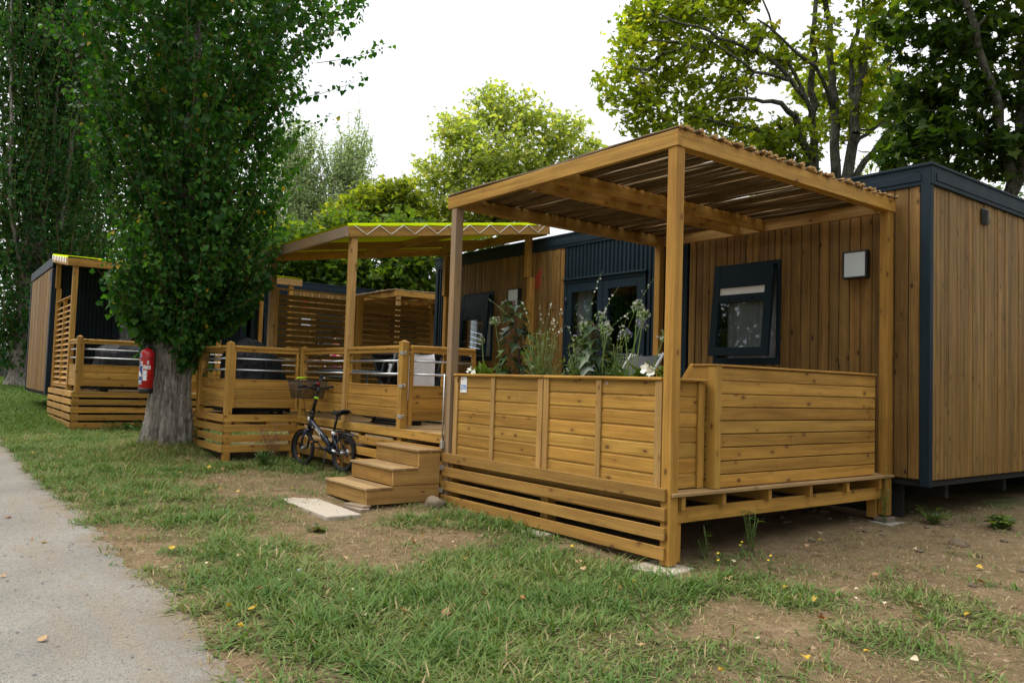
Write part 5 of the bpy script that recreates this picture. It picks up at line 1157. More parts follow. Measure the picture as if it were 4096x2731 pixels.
# --- far poplars on the left
def poplar(label, x, y, H, R_, n, size, mat, leafn=26, low=.8, tr=.3, group='poplars in the background', knots=True, tw=True):
    t = tree_root('poplar_tree', label, x, y, group); z = gz(x, y)
    trunk_mesh('trunk', (x, y, z-.15), [(0, tr*2.0), (.15, tr*1.6), (.5, tr*1.3), (1.2, tr*1.1), (2.5, tr), (H*.5, tr*.5), (H*.78, .02)], 'poplar_bark', t, x, 40)
    S0 = []; S1 = []; cols = [(RNG.uniform(-1, 1)*R_*.55, RNG.uniform(-1, 1)*R_*.55, RNG.uniform(.75, 1.)) for _ in range(9)]
    for k in range(n):
        f = RNG.uniform(0, 1)**.8; cx, cy, ch = cols[k % 9]; zz = low+(H*ch-low)*f; an = RNG.uniform(0, 2*PI); rr = R_*(.40+.5*math.sin(PI*min(1, f*.85+.12)))*RNG.uniform(.3, 1.)**.5*(.62 if k % 2 else 1)
        q = min(1, f*3+.25)*(1-.5*f*f); e = np.array([x+cx*q*.9+rr*.8*math.cos(an), y+cy*q*.9+rr*.8*math.sin(an), z+zz]); L = RNG.uniform(.7, 1.5)
        S0.append(e-np.array([math.cos(an)*L*.3, math.sin(an)*L*.3, L])); S1.append(e)
    shoots(S0, S1, leafn, size, mat, t, jitter=size*1.1, r=.008, twigs=tw)
    sk = Skel(); rt = sk.limb([(x, y, z+.5), (x, y, z+H*.5)], tr*.8, tr*.4)
    for cx, cy, ch in cols: sk.limb([(x, y, z+1+RNG.uniform(0, 1.5)), (x+cx*.6, y+cy*.6, z+H*.3), (x+cx, y+cy, z+H*ch*.8)], .09, .02, sk.near(np.array([x, y, z+1.2])))
    sk.mesh('limbs', 'poplar_bark', t); fix(t); return t
poplar('tall dark poplar at the far left edge with flared trunk on the grass', -27.6, -1.15, 19, 2.5, 1500, .17, 'far_poplar_leaf', 22, 1.5, .36)
poplar('tall dark poplar standing behind the neighbouring cabin left of the nearest tree', -27.5, 3.4, 17, 2.1, 900, .18, 'far_poplar_leaf', 20, 1.2, .34)
poplar('tall dark poplar filling the gap between the two left trunks', -34.5, .8, 18, 2.9, 900, .21, 'far_poplar_leaf', 20, .6, .34)
poplar('left pale silvery poplar far behind the lime awning', -30.2, 9.3, 12.3, 2.3, 620, .13, 'pale_poplar_leaf', 24, 5.0, .12, tw=True)
poplar('right pale silvery poplar far behind the lime awning', -28.9, 11.1, 12.6, 2.0, 560, .13, 'pale_poplar_leaf', 24, 5.0, .12, tw=True)
# --- maples
def maple(label, base, limbs, blobs, ntips, per, size, spread, mat, group=None, tr=.16, sides=6, kind='maple', hollow=.3, barkm='maple_bark', flat=.6, name='maple_tree', up=.5, tone=.5, stemtop=None):
    x, y = base; t = tree_root(name, label, x, y, group); z = gz(x, y); sk = Skel()
    if limbs is None:
        c = np.mean([b[:3] for b in blobs], 0); zt = min(b[2] for b in blobs)-.3; j = sk.limb([(x, y, z-.1), (x+.1, y, z+(zt-z)*.5), ((x+c[0])/2, (y+c[1])/2, zt)], tr, tr*.7)
        for b in blobs: sk.limb([sk.p[j], (np.array(sk.p[j])+np.array(b[:3]))/2+RNG.normal(size=3)*.15, b[:3]], tr*.5, .02, j)
    else:
        for pts, r0, r1 in limbs:
            r0 *= .78; r1 *= .78
            if pts[0][2] < z+.5 or not sk.p: sk.limb(pts, r0, r1)
            else: j = sk.near(np.array(pts[0])); sk.limb(pts, r0, r1, j)
    tips = in_blob(blobs, ntips, hollow); dirs = sk.grow(tips, 4, up)
    sk.mesh('branches', barkm, t, sides); foliage('crown', tips, dirs, per, size, spread, kind, mat, t, flat, tone=tone); fix(t); return t
RM = [
([[-4.46, 8.86, 5.48], [-4.41, 8.24, 6.39], [-4.35, 7.69, 6.44], [-4.32, 7.12, 6.36], [-4.43, 6.37, 6.27]], 0.11, 0.02), ([[-4.41, 8.91, 5.65], [-4.48, 8.86, 7.21], [-4.44, 8.94, 8.8], [-4.4, 9.05, 9.89]], 0.10, 0.04),
([[-4.17, 9.25, 5.39], [-4.29, 9.36, 6.94], [-4.47, 9.46, 7.9], [-4.61, 9.6, 9.07], [-4.84, 9.56, 10.64]], 0.12, 0.04), ([[-4.16, 9.14, 6.85], [-4.17, 8.54, 7.28], [-4.27, 7.83, 7.55], [-4.4, 7.09, 7.86]], 0.06, 0.02),
([[-4.04, 9.4, 5.5], [-3.91, 9.46, 6.82], [-3.72, 9.61, 8.05], [-3.56, 9.75, 8.91], [-3.37, 9.9, 10.1]], 0.13, 0.05), ([[-3.96, 9.41, 6.75], [-4.13, 9.64, 7.84], [-4.11, 10.11, 9.06], [-4.19, 10.45, 10.31]], 0.07, 0.03),
([[-3.94, 9.54, 5.47], [-3.36, 9.94, 6.39], [-2.96, 10.13, 7.21], [-2.61, 10.26, 7.77]], 0.085, 0.03), ([[-3.97, 9.45, 6.01], [-3.71, 10.41, 6.65], [-3.62, 11.15, 7.01]], 0.06, 0.02),
([[-4.44, 8.82, 6.32], [-4.33, 8.51, 6.74], [-4.57, 7.73, 7.35], [-5.1, 6.6, 7.69], [-5.46, 5.71, 7.83]], 0.065, 0.02), ([[-4.34, 8.23, 7.01], [-4.5, 7.2, 6.95], [-4.76, 5.99, 7.36]], 0.05, 0.015), ([[-4.36, 8.56, 6.72], [-4.53, 8.17, 7.45], [-4.64, 7.86, 8.01], [-4.71, 7.62, 8.47]], 0.05, 0.02)]
bz_ = gz(-4.2, 9.25)
RM = [([(-4.2, 9.25, bz_-.1), (-4.2, 9.25, 1.6)], .26, .22)]+[([(-4.2, 9.25, 1.5), tuple(np.array(RM[k][0][0])*.55+np.array((-4.2, 9.25, 1.6))*.45), tuple(RM[k][0][0])], .15, RM[k][1]) for k in (0, 1, 2, 4, 6)]+RM
rb = [(-6.36, 6.17, 7.86), (-6.53, 6.03, 6.95), (-6.24, 6.45, 6.39), (-5.92, 6.78, 7.39), (-5.71, 7.0, 8.14), (-5.49, 7.41, 6.76), (-5.12, 7.81, 7.68), (-5.95, 6.85, 6.16), (-5.16, 7.91, 5.96), (-4.73, 8.34, 7.45), (-4.21, 8.96, 8.05), (-3.77, 9.57, 7.75), (-3.59, 9.86, 7.1), (-4.0, 9.6, 6.67), (-4.75, 8.5, 6.0), (-6.1, 6.46, 8.44), (-3.75, 9.52, 8.56), (-5.4, 7.36, 8.64)]
maple('large yellowing maple with many mossy stems behind the cabin roof', (-4.2, 9.25), RM, [(*p, .68, .68, .52) if k not in (9, 10, 11, 12, 13, 16) else (*p, .42, .42, .34) for k, p in enumerate(rb)]+[(-5.5, 7.6, 9.6, 1.2, 1.2, .7), (-4, 9.5, 9.7, 1.4, 1.2, .7), (-4.8, 10.6, 7.5, 1.2, 1, 1), (-5.1, 8.4, 5.4, .7, .6, .4)], 2000, 7, .118, .22, 'maple_leaf', 'maples behind the cabins', hollow=.02, tone=.65)
DK = [([(-1.1, 9.1, gz(-1.1, 9.1)-.1), (-1.14, 9.17, 4.46), (-1.12, 8.86, 5.11), (-1.12, 8.53, 5.74), (-1.2, 8.08, 6.62), (-1.4, 7.6, 8)], .20, .05), ([(-1.14, 9.17, 4.46), (-1.06, 9.23, 5.03), (-.98, 9.18, 6.72), (-.9, 9.2, 9)], .12, .04), ([(-1.12, 8.86, 5.11), (-1.9, 8.2, 5.6), (-2.4, 7.7, 6.5)], .06, .02)]
dkb = [(-1.82, 8.09, 6.71), (-1.4, 8.6, 7.14), (-1.21, 8.93, 6.2), (-1.63, 8.41, 5.83), (-1.97, 7.99, 5.48), (-1.44, 8.72, 5.16), (-1.15, 9.09, 5.31), (-2.04, 7.85, 6.02), (-2.15, 7.78, 5.16), (-1.07, 9.05, 7.02), (-2.1, 7.68, 7.17), (-1.67, 8.18, 7.94), (-.5, 9.4, 6.2), (-.3, 9.6, 7.2), (-.9, 10, 5.2), (-.2, 9.2, 5.2)]
maple('dark shaded maple at the right edge leaning over the cabin roof', (-1.1, 9.1), DK, [(*p, .62, .62, .42) for p in dkb]+[(-1.2, 8.6, 8.8, 1.8, 1.6, .7), (-.6, 9.5, 9.5, 1.8, 1.6, .8)], 1300, 9, .145, .24, 'dark_maple_leaf', 'maples behind the cabins', hollow=.02)
mb_ = [(-16.91, 10.3, 10.37), (-17.62, 9.45, 9.48), (-16.31, 11.1, 10.12), (-15.54, 12.15, 9.59), (-18.08, 8.96, 8.04), (-17.04, 10.32, 8.1), (-15.92, 11.77, 8.3), (-15.21, 12.64, 8.9), (-17.33, 10.06, 6.66), (-18.19, 8.92, 6.9), (-16.38, 11.28, 7.0), (-15.6, 12.2, 7.3)]
maple('rounded yellow green maple rising behind the middle of the cabin', (-16.8, 10.8), None, [(*p, .95, .95, .72) for p in mb_]+[(-16.9, 10.6, 8.6, 1.9, 2.2, 1.5), (-16.9, 10.6, 7.2, 1.9, 2.2, .8)], 2100, 8, .135, .30, 'sunny_maple_leaf', 'maples behind the cabins', tr=.15, hollow=.05, tone=.65)
lb = [(-18.41, 6.97, 6.84), (-17.91, 7.6, 7.14), (-18.92, 6.35, 6.37), (-17.67, 7.95, 6.5), (-18.26, 7.22, 5.9), (-17.3, 8.6, 5.9)]
maple('fresh green maple filling in behind the awning ridge', (-18.3, 7.3), None, [(*p, .8, .8, .6) for p in lb], 700, 8, .15, .32, 'bright_maple_leaf', 'maples behind the cabins', tr=.15, hollow=.3)
for k, (bx, by, pts, mm, lab) in enumerate(((-17.8, 3.5, [(-17.9, 3.3, 4.4), (-17.4, 3.7, 3.7), (-17.2, 3.9, 4.9), (-18.4, 2.9, 3.5), (-18.2, 3.4, 5.2)], 'mid_maple_leaf', 'low yellow green maple seen just right of the nearest trunk foliage'),
        (-17.0, 5.2, [(-16.9, 4.9, 4.7), (-16.5, 5.3, 4.0), (-16.7, 5.2, 5.3), (-17.4, 5.6, 3.9)], 'mid_maple_leaf', 'low yellowish maple seen under the lime awning beside its tall post'),
        (-15.4, 6.7, [(-15.8, 6.0, 4.3), (-15.2, 6.5, 4.1), (-14.9, 6.9, 4.6), (-15.3, 6.9, 5.2), (-15.9, 6.4, 5.4), (-14.6, 7.6, 3.9)], 'mid_maple_leaf', 'low green maple seen under the awning next to the dark cabin corner'),
        (-21.5, 6.2, [(-21.5, 6.2, 4.4), (-20.5, 7.4, 4.2), (-22.5, 5.2, 4.2), (-19.5, 8.6, 4.6), (-21, 6.8, 6), (-23, 4, 5)], 'dark_maple_leaf', 'dark broad tree mass closing the view behind the low maples'),
        (-24.5, 14, [(-24.5, 14, 5), (-26, 12.5, 5), (-23, 16, 5), (-25, 13, 7), (-23.5, 15, 7)], 'dark_maple_leaf', 'dark rounded tree far behind the silvery poplars'))):
    maple(lab, (bx, by), None, [(*p, 1.0, 1.0, .8) for p in pts], 430, 9, .17, .36, mm, 'low trees behind the terrace', tr=.12, hollow=.2)
maple('small leaved birch far behind the right cabin roof', (-7.4, 19.5), None, [(-8.4, 18.31, 7.6, 1.2, 1.2, .9), (-7.92, 18.95, 7.2, 1.2, 1.2, .9), (-7.2, 19.87, 7.6, 1.3, 1.3, .9), (-6.42, 20.95, 7.0, 1.3, 1.3, .9), (-7, 20, 5.8, 2, 2, 1)], 300, 20, .10, .36, 'bright_maple_leaf', 'background trees on the right', kind='simple', name='birch_tree', tr=.16)
maple('broad green tree far behind the right cabin corner', (-4.5, 23.5), None, [(-5.78, 21.8, 7.0, 1.5, 1.5, 1), (-4.5, 23.5, 7.2, 1.8, 1.8, 1.3), (-3, 25, 7, 2, 2, 1.5), (-5, 23, 5, 2, 2, 1.2)], 260, 20, .16, .4, 'dark_maple_leaf', 'background trees on the right', kind='simple', name='broadleaf_tree', tr=.16)
for k, (x, y, H) in enumerate(((-8.5, -12.5, 14), (-14.5, -11.5, 15), (-1.5, -14.5, 13), (6, -13.5, 12), (-22, -11, 14))):     # the trees across the path, seen in the panes
    maple(('spreading tree across the path reflected in the door glass', 'tallest spreading tree across the path opposite the poplar', 'spreading tree across the path behind the camera', 'second spreading tree across the path behind the camera', 'spreading tree far along the path on the open side')[k], (x, y), None,
          [(x+RNG.uniform(-2.4, 2.4), y+RNG.uniform(-1.5, 1.5), H*f, 2.3, 2.0, 1.5) for f in (.25, .35, .48, .6, .72, .85)]+[(x-2.2, y, H*.4, 2, 2, 1.4), (x+2.2, y, H*.45, 2, 2, 1.4)], 260, 16, .40, .6, 'dark_maple_leaf', 'trees across the path', kind='simple', name='broadleaf_tree', tr=.2)

for k, (x, y, H) in enumerate(((10.5, -2.5, 9), (11, 3.5, 10), (9.5, 9.5, 10), (5.5, 16, 10))):  # out of view, added to cut sky light from the right
    maple(('unseen spreading tree added right of the right cabin nearest the path', 'unseen spreading tree added right of the right cabin beside its end wall', 'unseen spreading tree added right of the right cabin near its rear corner', 'unseen spreading tree added well behind the right cabin')[k], (x, y), None,
          [(x+RNG.uniform(-1, 1.5), y+RNG.uniform(-1.8, 1.8), H*f, 2.0, 2.2, 1.4) for f in (.15, .25, .4, .55, .7, .85)], 200, 16, .40, .6, 'dark_maple_leaf', 'unseen trees added to block sky light on the right', kind='simple', name='broadleaf_tree', tr=.2)
t = thing('hedge', 'dark hedge added behind the right cabin to block light beneath it', 'hedge', (-1, 9.6, gz(-1, 9.6)))  # added so that light from the rear stays out from under the cabin
P = np.stack([RNG.uniform(-13, 9, 20000), 9.6+RNG.normal(size=20000)*.35, RNG.uniform(0, 1.9, 20000)], 1); P[:, 2] += hgt(P[:, 0], P[:, 1]); V, c_, i_ = leaves(P, rnd_unit(20000), rnd_unit(20000)+np.array([0, -.5, .5]), RNG.uniform(.10, .2, 20000), 'simple'); o = bulk('foliage', V, c_, i_, RNG.uniform(0, 1, 40000), 'dark_maple_leaf', t); o.location = -t.location
a = MB()
for k in range(40): x = -12.5+k*.54; a.tube([(x, 9.6, gz(x, 9.6)-.05), (x+random.uniform(-.1, .1), 9.6+random.uniform(-.1, .1), gz(x, 9.6)+1.5)], .02, 5)
o = build('stems', a, 'twig'); o.parent = t; o.location = -t.location
# ------------------------------------------------------------------ plants in the planters
class Plant:
    def __init__(s, name, label, x, y, z, group=None, cat='plant'):
        s.t = thing(name, label, cat, (x, y, z), group); s.o = Vector((x, y, z)); s.P = []; s.T = []; s.N = []; s.S = []; s.stem = MB(); s.fl = MB()
    def leaf(s, p, t, n, size): s.P.append(list(p)); s.T.append(list(t)); s.N.append(list(n)); s.S.append(size)
    def done(s, kind, mat, stem, flower=None, name='leaves', fold=.25):
        if s.stem.v: o = build('stem', s.stem, stem); o.parent = s.t; o.location = -s.o
        if s.P:
            V, c, i = leaves(np.array(s.P), np.array(s.T), np.array(s.N), np.array(s.S), kind, fold); o = bulk(name, V, c, i, np.repeat(RNG.uniform(0, 1, len(s.P)), 2), mat, s.t); o.location = -s.o
        if flower and s.fl.v: o = build('flowers', s.fl, flower); o.parent = s.t; o.location = -s.o
        return s.t
def floret(mb, p, ax, size, n=5, w_=.32):
    p = Vector(p); ax = Vector(ax).normalized(); e = ax.orthogonal().normalized(); b = ax.cross(e); ph = random.uniform(0, 6)
    for k in range(n):
        a = ph+2*PI*k/n; d = e*math.cos(a)+b*math.sin(a); s_ = d.cross(ax); q = p+d*size+ax*size*.55
        mb.add([p, p+d*size*.55+s_*size*w_*.5+ax*size*.3, q, p+d*size*.55-s_*size*w_*.5+ax*size*.3], [(0, 1, 2, 3)])
def hibiscus(label, x, y, z, h, n, size, lean=0):
    p = Plant('hibiscus', label, x, y, z, 'dark leaved hibiscus in the planters'); rs = random.Random(int(x*100)); prev = None; pts = [Vector((x+lean*f*f*h+.012*math.sin(f*7), y+.01*math.sin(f*5), z-.06+h*f)) for f in [k/10 for k in range(11)]]
    p.stem.tube(pts, [.010*(1-.6*k/10) for k in range(11)], 7)
    for k in range(n):
        f = .06+.94*k/n+rs.uniform(-.02, .02); c = pts[0].lerp(pts[-1], min(1, f)); c.x = x+lean*f*f*h; an = k*2.4+rs.uniform(-.3, .3); L = size*(.75-.35*f)*rs.uniform(.8, 1.3); d = Vector((math.cos(an), math.sin(an), rs.uniform(.15, .5)))
        q = c+d*L; p.stem.tube([c, c+d*L*.6+Vector((0, 0, .01)), q], .003, 5)
        sz = size*(1.05-.4*f)*rs.uniform(.8, 1.15)
        t_ = Vector((d.x, d.y, -rs.uniform(.2, 1.0))); nn = Vector((d.x*.5, d.y*.5, .9))+Vector((rs.uniform(-.4, .4),)*3); p.leaf(q, t_, nn, sz)
        if sz > .1 and rs.random() < .5: p.leaf(q, t_+Vector((rs.uniform(-.8, .8), rs.uniform(-.8, .8), -.2)), nn, sz*.7)
    return p.done('palm', 'hibiscus_leaf', 'stem_dark')
PZ = 1.36
hibiscus('tall hibiscus with maroon stem and dark lobed leaves above the left planter', -2.19, .26, PZ, .84, 44, .165, -.13)
hibiscus('shorter dark hibiscus above the middle of the right planter', -1.10, .26, PZ, .56, 44, .155, -.06)
def gaura(label, x, y, z, tips, leafn, spread, h):
    p = Plant('gaura', label, x, y, z, 'gaura with thin arching stems'); rs = random.Random(int(-x*90))
    for tx, tz in tips:
        b = Vector((x+rs.uniform(-.06, .06), y+rs.uniform(-.06, .06), z-.05)); e = Vector((tx, y+rs.uniform(-.15, .12), tz)); m_ = b.lerp(e, .5)+Vector(((x-tx)*.35, 0, .12*h)); q = [b*(1-f)**2+m_*2*f*(1-f)+e*f*f for f in [k/9 for k in range(10)]]
        p.stem.tube(q, [.0032*(1-.6*k/9) for k in range(10)], 5)
        for k in range(6):
            f = rs.uniform(.66, 1.0); c = b*(1-f)**2+m_*2*f*(1-f)+e*f*f; floret(p.fl, c+Vector((rs.uniform(-.012, .012), rs.uniform(-.012, .012), 0)), (rs.uniform(-1, 1), -1, rs.uniform(-.3, .8)), rs.uniform(.006, .012), 4, .5)
    for k in range(leafn):
        an = rs.uniform(0, 2*PI); r = spread*math.sqrt(rs.random()); zz = z+rs.random()**1.5*h*.62; f = 1-(zz-z)/(h*.7)
        c = Vector((x+r*math.cos(an)*(.6+.6*f), y+.55*r*math.sin(an), zz)); p.leaf(c, (rs.uniform(-1, 1), rs.uniform(-1, 1), rs.uniform(.0, 1.2)), (rs.uniform(-1, 1), rs.uniform(-1, 1), 1), rs.uniform(.03, .065))
        if k % 5 == 0: p.stem.tube([(x+r*.2*math.cos(an), y+.1*r*math.sin(an), z-.03), c], .0018, 4)
    p.done('slim', 'herb_leaf', 'stem_green', 'flower_white')
gaura('bushy gaura with pale wands between the two hibiscus', -1.82, .25, PZ, [(-1.88, 2.08), (-1.84, 2.12), (-2.02, 2.10), (-1.66, 2.02), (-1.52, 2.0), (-1.62, 1.95), (-1.74, 1.93), (-1.40, 1.85), (-2.8, 2.19)], 400, .26, .72)
gaura('thin gaura reaching up before the glass door', -1.28, .24, PZ, [(-.90, 2.28), (-.86, 2.16), (-1.0, 2.05), (-1.36, 1.95), (-1.42, 1.84), (-.72, 1.95)], 270, .20, .6)
gaura('feathery gaura at the foot of the right agapanthus', -.86, .27, PZ, [(-.38, 2.18), (-.62, 1.9), (-.78, 1.85)], 170, .18, .5)
def agapanthus(label, x, y, z, heads, violet, nl=14):
    p = Plant('agapanthus', label, x, y, z, 'agapanthus flower stalks'); rs = random.Random(int(-x*77))
    pods = MB()
    for hx, hz, n in heads:
        b = Vector((x+rs.uniform(-.04, .04), y+rs.uniform(-.03, .03), z-.04)); e = Vector((hx, y+rs.uniform(-.08, .06), hz)); m_ = b.lerp(e, .5)+Vector((0, 0, .03)); q = [b*(1-f)**2+m_*2*f*(1-f)+e*f*f for f in [k/7 for k in range(8)]]
        p.stem.tube(q, [.0062-.0003*k for k in range(8)], 6)
        for k in range(n):
            d = Vector((rs.gauss(0, 1), rs.gauss(0, 1), rs.gauss(.25, .9))).normalized(); L = rs.uniform(.030, .056); c = e+d*L; p.stem.tube([e, e+d*L*.6, c+Vector((0, 0, -.006))], .0011, 3)
            if rs.random() < .55: floret(p.fl, c, d+Vector((0, 0, -.3)), rs.uniform(.012, .021), 6, .26)
            else: pods.tube([c, c+Vector((d.x*.006, d.y*.006, -.012)), c+Vector((d.x*.008, d.y*.008, -.03))], [.003, .006, .001], 5)
    for k in range(nl):
        an = rs.uniform(0, 2*PI); d = Vector((math.cos(an), .5*math.sin(an), 0)); p.leaf(Vector((x, y, z-.03))+d*.02, d*rs.uniform(.4, 1)+Vector((0, 0, rs.uniform(.3, 1.0))), (-d.x*.5, -d.y*.5, 1), rs.uniform(.14, .28))
    p.done('slim', 'bush_leaf', 'stem_green', 'flower_violet' if violet else 'flower_pale'); o = build('seed_pods', pods, 'stem_green'); o.parent = p.t; o.location = -p.o
agapanthus('tall pale agapanthus heads nearest the corner post', -.65, .25, PZ, [(-.61, 1.98, 46), (-.52, 1.90, 40)], False)
agapanthus('violet agapanthus head leaning below the tall pale one', -.69, .22, PZ, [(-.69, 1.74, 34), (-.57, 1.83, 26)], True)
agapanthus('whitish agapanthus heads in the middle of the right planter', -.98, .23, PZ, [(-.88, 1.81, 34), (-1.14, 1.83, 36), (-1.02, 1.92, 26), (-.97, 1.77, 14)], False)
agapanthus('faded pinkish agapanthus head left of the tall hibiscus', -2.38, .24, PZ, [(-2.46, 1.93, 34)], False, 10)
agapanthus('small dry agapanthus head at the left end of the planter', -2.74, .25, PZ, [(-2.83, 1.75, 18)], False, 8)
agapanthus('bent agapanthus head just left of the corner post', -.42, .24, PZ, [(-.27, 1.72, 22)], False, 6)
def bloom_mound(label, x, y, z, flowers):
    p = Plant('white_flower', label, x, y, z, 'white blooms at the planter ends'); rs = random.Random(int(-x*50))
    for k in range(90):
        an = rs.uniform(0, 2*PI); r = .13*math.sqrt(rs.random()); p.leaf((x+r*math.cos(an), y+.7*r*math.sin(an), z+rs.uniform(0, .085)), (math.cos(an), math.sin(an), rs.uniform(.1, 1)), (rs.uniform(-.6, .6), rs.uniform(-.6, .6), 1), rs.uniform(.035, .06))
    for fx, fz, s_ in flowers:
        c = Vector((x+fx, y-.10, z+fz)); ax = Vector((rs.uniform(-.2, .5), -1, rs.uniform(.2, .7))).normalized(); e = ax.orthogonal().normalized(); b = ax.cross(e)
        def pet(u, v):
            a_ = 2*PI*u; rr = s_*(.12+.88*v)*(1+.10*math.sin(a_*5)*v); return c+(e*math.cos(a_)+b*math.sin(a_))*rr+ax*(s_*.75*v**1.6+.010*math.sin(a_*5+1)*v)
        fm = MB(); fm.grid(40, 6, pet); o = build('flower', fm, 'flower_white'); o.parent = p.t; o.location = -p.o
    p.done('simple', 'bush_leaf', 'stem_green')
bloom_mound('white bloom low at the left end of the planters', -2.80, .24, PZ+.02, [(-.02, .05, .036), (.04, .03, .03)])
bloom_mound('large white blooms beside the near corner post', -.36, .24, PZ+.03, [(-.02, .07, .043), (.03, .05, .038)])
t = thing('fallen_floret', 'single violet floret stuck on the planter front below the cap', 'floret', (-.70, .02, 1.345)); a = MB(); floret(a, (0, 0, 0), (0, -1, 0), .02, 5, .2); build('petals', a, 'flower_violet').parent = t

# ------------------------------------------------------------------ weeds and small shrubs on the ground
def weed(name, label, x, y, n, h, size, kind, mat, stem, spread=.1, group=None, flower=None, cat='plant', z=None):
    z = gz(x, y) if z is None else z; p = Plant(name, label, x, y, z, group, cat); rs = random.Random(int(abs(x*31+y*17)*10))
    for k in range(n):
        an = rs.uniform(0, 2*PI); e = Vector((x+spread*math.cos(an)*rs.uniform(.2, 1), y+spread*math.sin(an)*rs.uniform(.2, 1), z+h*rs.uniform(.5, 1))); b = Vector((x+rs.uniform(-.02, .02), y+rs.uniform(-.02, .02), z-.01)); m_ = b.lerp(e, .5)+Vector((0, 0, h*.12))
        p.stem.tube([b*(1-f)**2+m_*2*f*(1-f)+e*f*f for f in (0, .35, .7, 1)], .0026, 4)
        if size:
            for q in range(max(3, int(h/size*1.6))):
                f = rs.uniform(.12, 1); c = b*(1-f)**2+m_*2*f*(1-f)+e*f*f; aa = rs.uniform(0, 6.3); p.leaf(c, (math.cos(aa), math.sin(aa), rs.uniform(-.1, .6)), (rs.uniform(-.4, .4), rs.uniform(-.4, .4), 1), size*rs.uniform(.6, 1.15))
        if flower: floret(p.fl, e, (0, -.4, 1), .012, 5, .8)
        if not size:
            for q in range(4): f = rs.uniform(.4, .95); c = b*(1-f)**2+m_*2*f*(1-f)+e*f*f; p.stem.tube([c, c+Vector((rs.uniform(-.09, .09), rs.uniform(-.09, .09), rs.uniform(.03, .12)))], .0018, 4)
    return p.done(kind, mat, stem, flower)
weed('dry_shrub', 'dry reddish brown twigs standing before the bay skirting', -6.72, -.42, 20, .52, 0, 'slim', 'herb_leaf', 'stem_dry', .26, cat='shrub')
weed('small_shrub', 'small glossy green shrub left of the bicycle front wheel', -6.22, -.72, 26, .24, .045, 'simple', 'far_poplar_leaf', 'stem_green', .14, cat='shrub')
weed('weed', 'leafy weed at the foot of the rear pergola post', .30, 3.45, 12, .16, .075, 'palm', 'bush_leaf', 'stem_green', .22)
weed('weed', 'broad leaved weed right of the rear post on the bare soil', .75, 3.75, 14, .14, .09, 'palm', 'bush_leaf', 'stem_green', .22)
weed('weed', 'tall thin weed climbing in front of the rear pergola post', .02, 3.02, 4, .55, .05, 'slim', 'bush_leaf', 'stem_green', .08)
weed('weed', 'upright leafy weed in the shade below the bench side', .02, .95, 7, .34, .07, 'slim', 'bush_leaf', 'stem_green', .10)
weed('weed', 'second leafy weed in the shade nearer the corner post', -.05, .50, 6, .26, .06, 'slim', 'bush_leaf', 'stem_green', .09)
for k, (x, y) in enumerate(((.22, .28), (.42, .62), (.10, .72))): weed('buttercup', 'little yellow flower in the shade by the corner post', x, y, 2, .13, .02, 'slim', 'bush_leaf', 'stem_green', .03, 'yellow flowers by the corner post', 'flower_yellow')
weed('plantain', 'plantain rosette on bare soil in front of the slab', -2.45, -1.62, 10, .06, .07, 'simple', 'bush_leaf', 'stem_dry', .10)
weed('ivy', 'trailing dark ivy along the foot of the neighbouring deck', -11.6, -1.1, 30, .16, .09, 'palm', 'far_poplar_leaf', 'stem_dark', .65)
weed('sucker', 'leafy sucker shoots at the right foot of the poplar trunk', -8.0, -1.0, 10, .34, .06, 'poplar', 'poplar_leaf', 'twig', .16)

# ------------------------------------------------------------------ grass, clippings, fallen leaves
def blades(name, label, mat, pts, hs, ws, lean, tone, cat='grass'):
    n = len(pts); an = RNG.uniform(0, 2*PI, n); d = np.stack([np.cos(an), np.sin(an), np.zeros(n)], 1); b = np.stack([-np.sin(an), np.cos(an), np.zeros(n)], 1)
    z = np.where(pts[:, 1] < path_edge(pts[:, 0]), hbase(pts[:, 0], pts[:, 1]), hgt(pts[:, 0], pts[:, 1])); P = np.column_stack([pts, z-.004]); ln = lean*RNG.uniform(.5, 1.4, n)
    up = lambda f: P+d*(hs*ln*f**1.6)[:, None]+np.array([0, 0, 1])*(hs*f*np.sqrt(np.clip(1-(ln*.75)**2, .03, 1))*(1-.35*f*ln))[:, None]
    V = np.stack([P-b*(ws*.5)[:, None], P+b*(ws*.4)[:, None], up(.5)+b*(ws*.55)[:, None], up(.5)-b*(ws*.55)[:, None], up(1.)], 1).reshape(-1, 3)
    idx = ((np.arange(n)*5)[:, None]+np.array([0, 1, 2, 3, 3, 2, 4])[None]).ravel(); cnt = np.tile([4, 3], n)
    o = bulk(name, V, cnt, idx, np.repeat(tone, 2), mat); o['kind'] = 'stuff'; o['label'] = label; o['category'] = cat; return o
def off_deck(x, y, q):
    under = ((x > -8.3) & (x < .0) & (y > .10)) | ((x > -8.25) & (x < -6.88) & (y > -1.0)) | ((x < -11.95) & (x > -17) & (y > -1.9))
    return ~under | (q < .04)
def scatter(n, x0, x1, y0, y1, cut, pw, clump=.55):
    x = RNG.uniform(x0, x1, n); y = RNG.uniform(y0, y1, n); c = cover(x, y); q = RNG.uniform(0, 1, n)
    k = (q < np.clip((c-cut)/(1-cut), 0, 1)**pw) & (y > path_edge(x)-.05-.06*RNG.uniform(0, 1, n)) & off_deck(x, y, RNG.uniform(0, 1, n)); return np.stack([x[k], y[k]], 1), c[k]
A1, c1 = scatter(210000, -4.5, 3.6, -3.4, 5.2, .14, 1.2); A2, c2 = scatter(110000, -12, -4.5, -3.4, 1.2, .12, 1.1)
m = RNG.uniform(0, 1, len(A1)) < np.where(A1[:, 1] > 2.2, .45, 1); A1 = A1[m]; c1 = c1[m]
A = np.concatenate([A1, A2]); c_ = np.concatenate([c1, c2]); n = len(A)
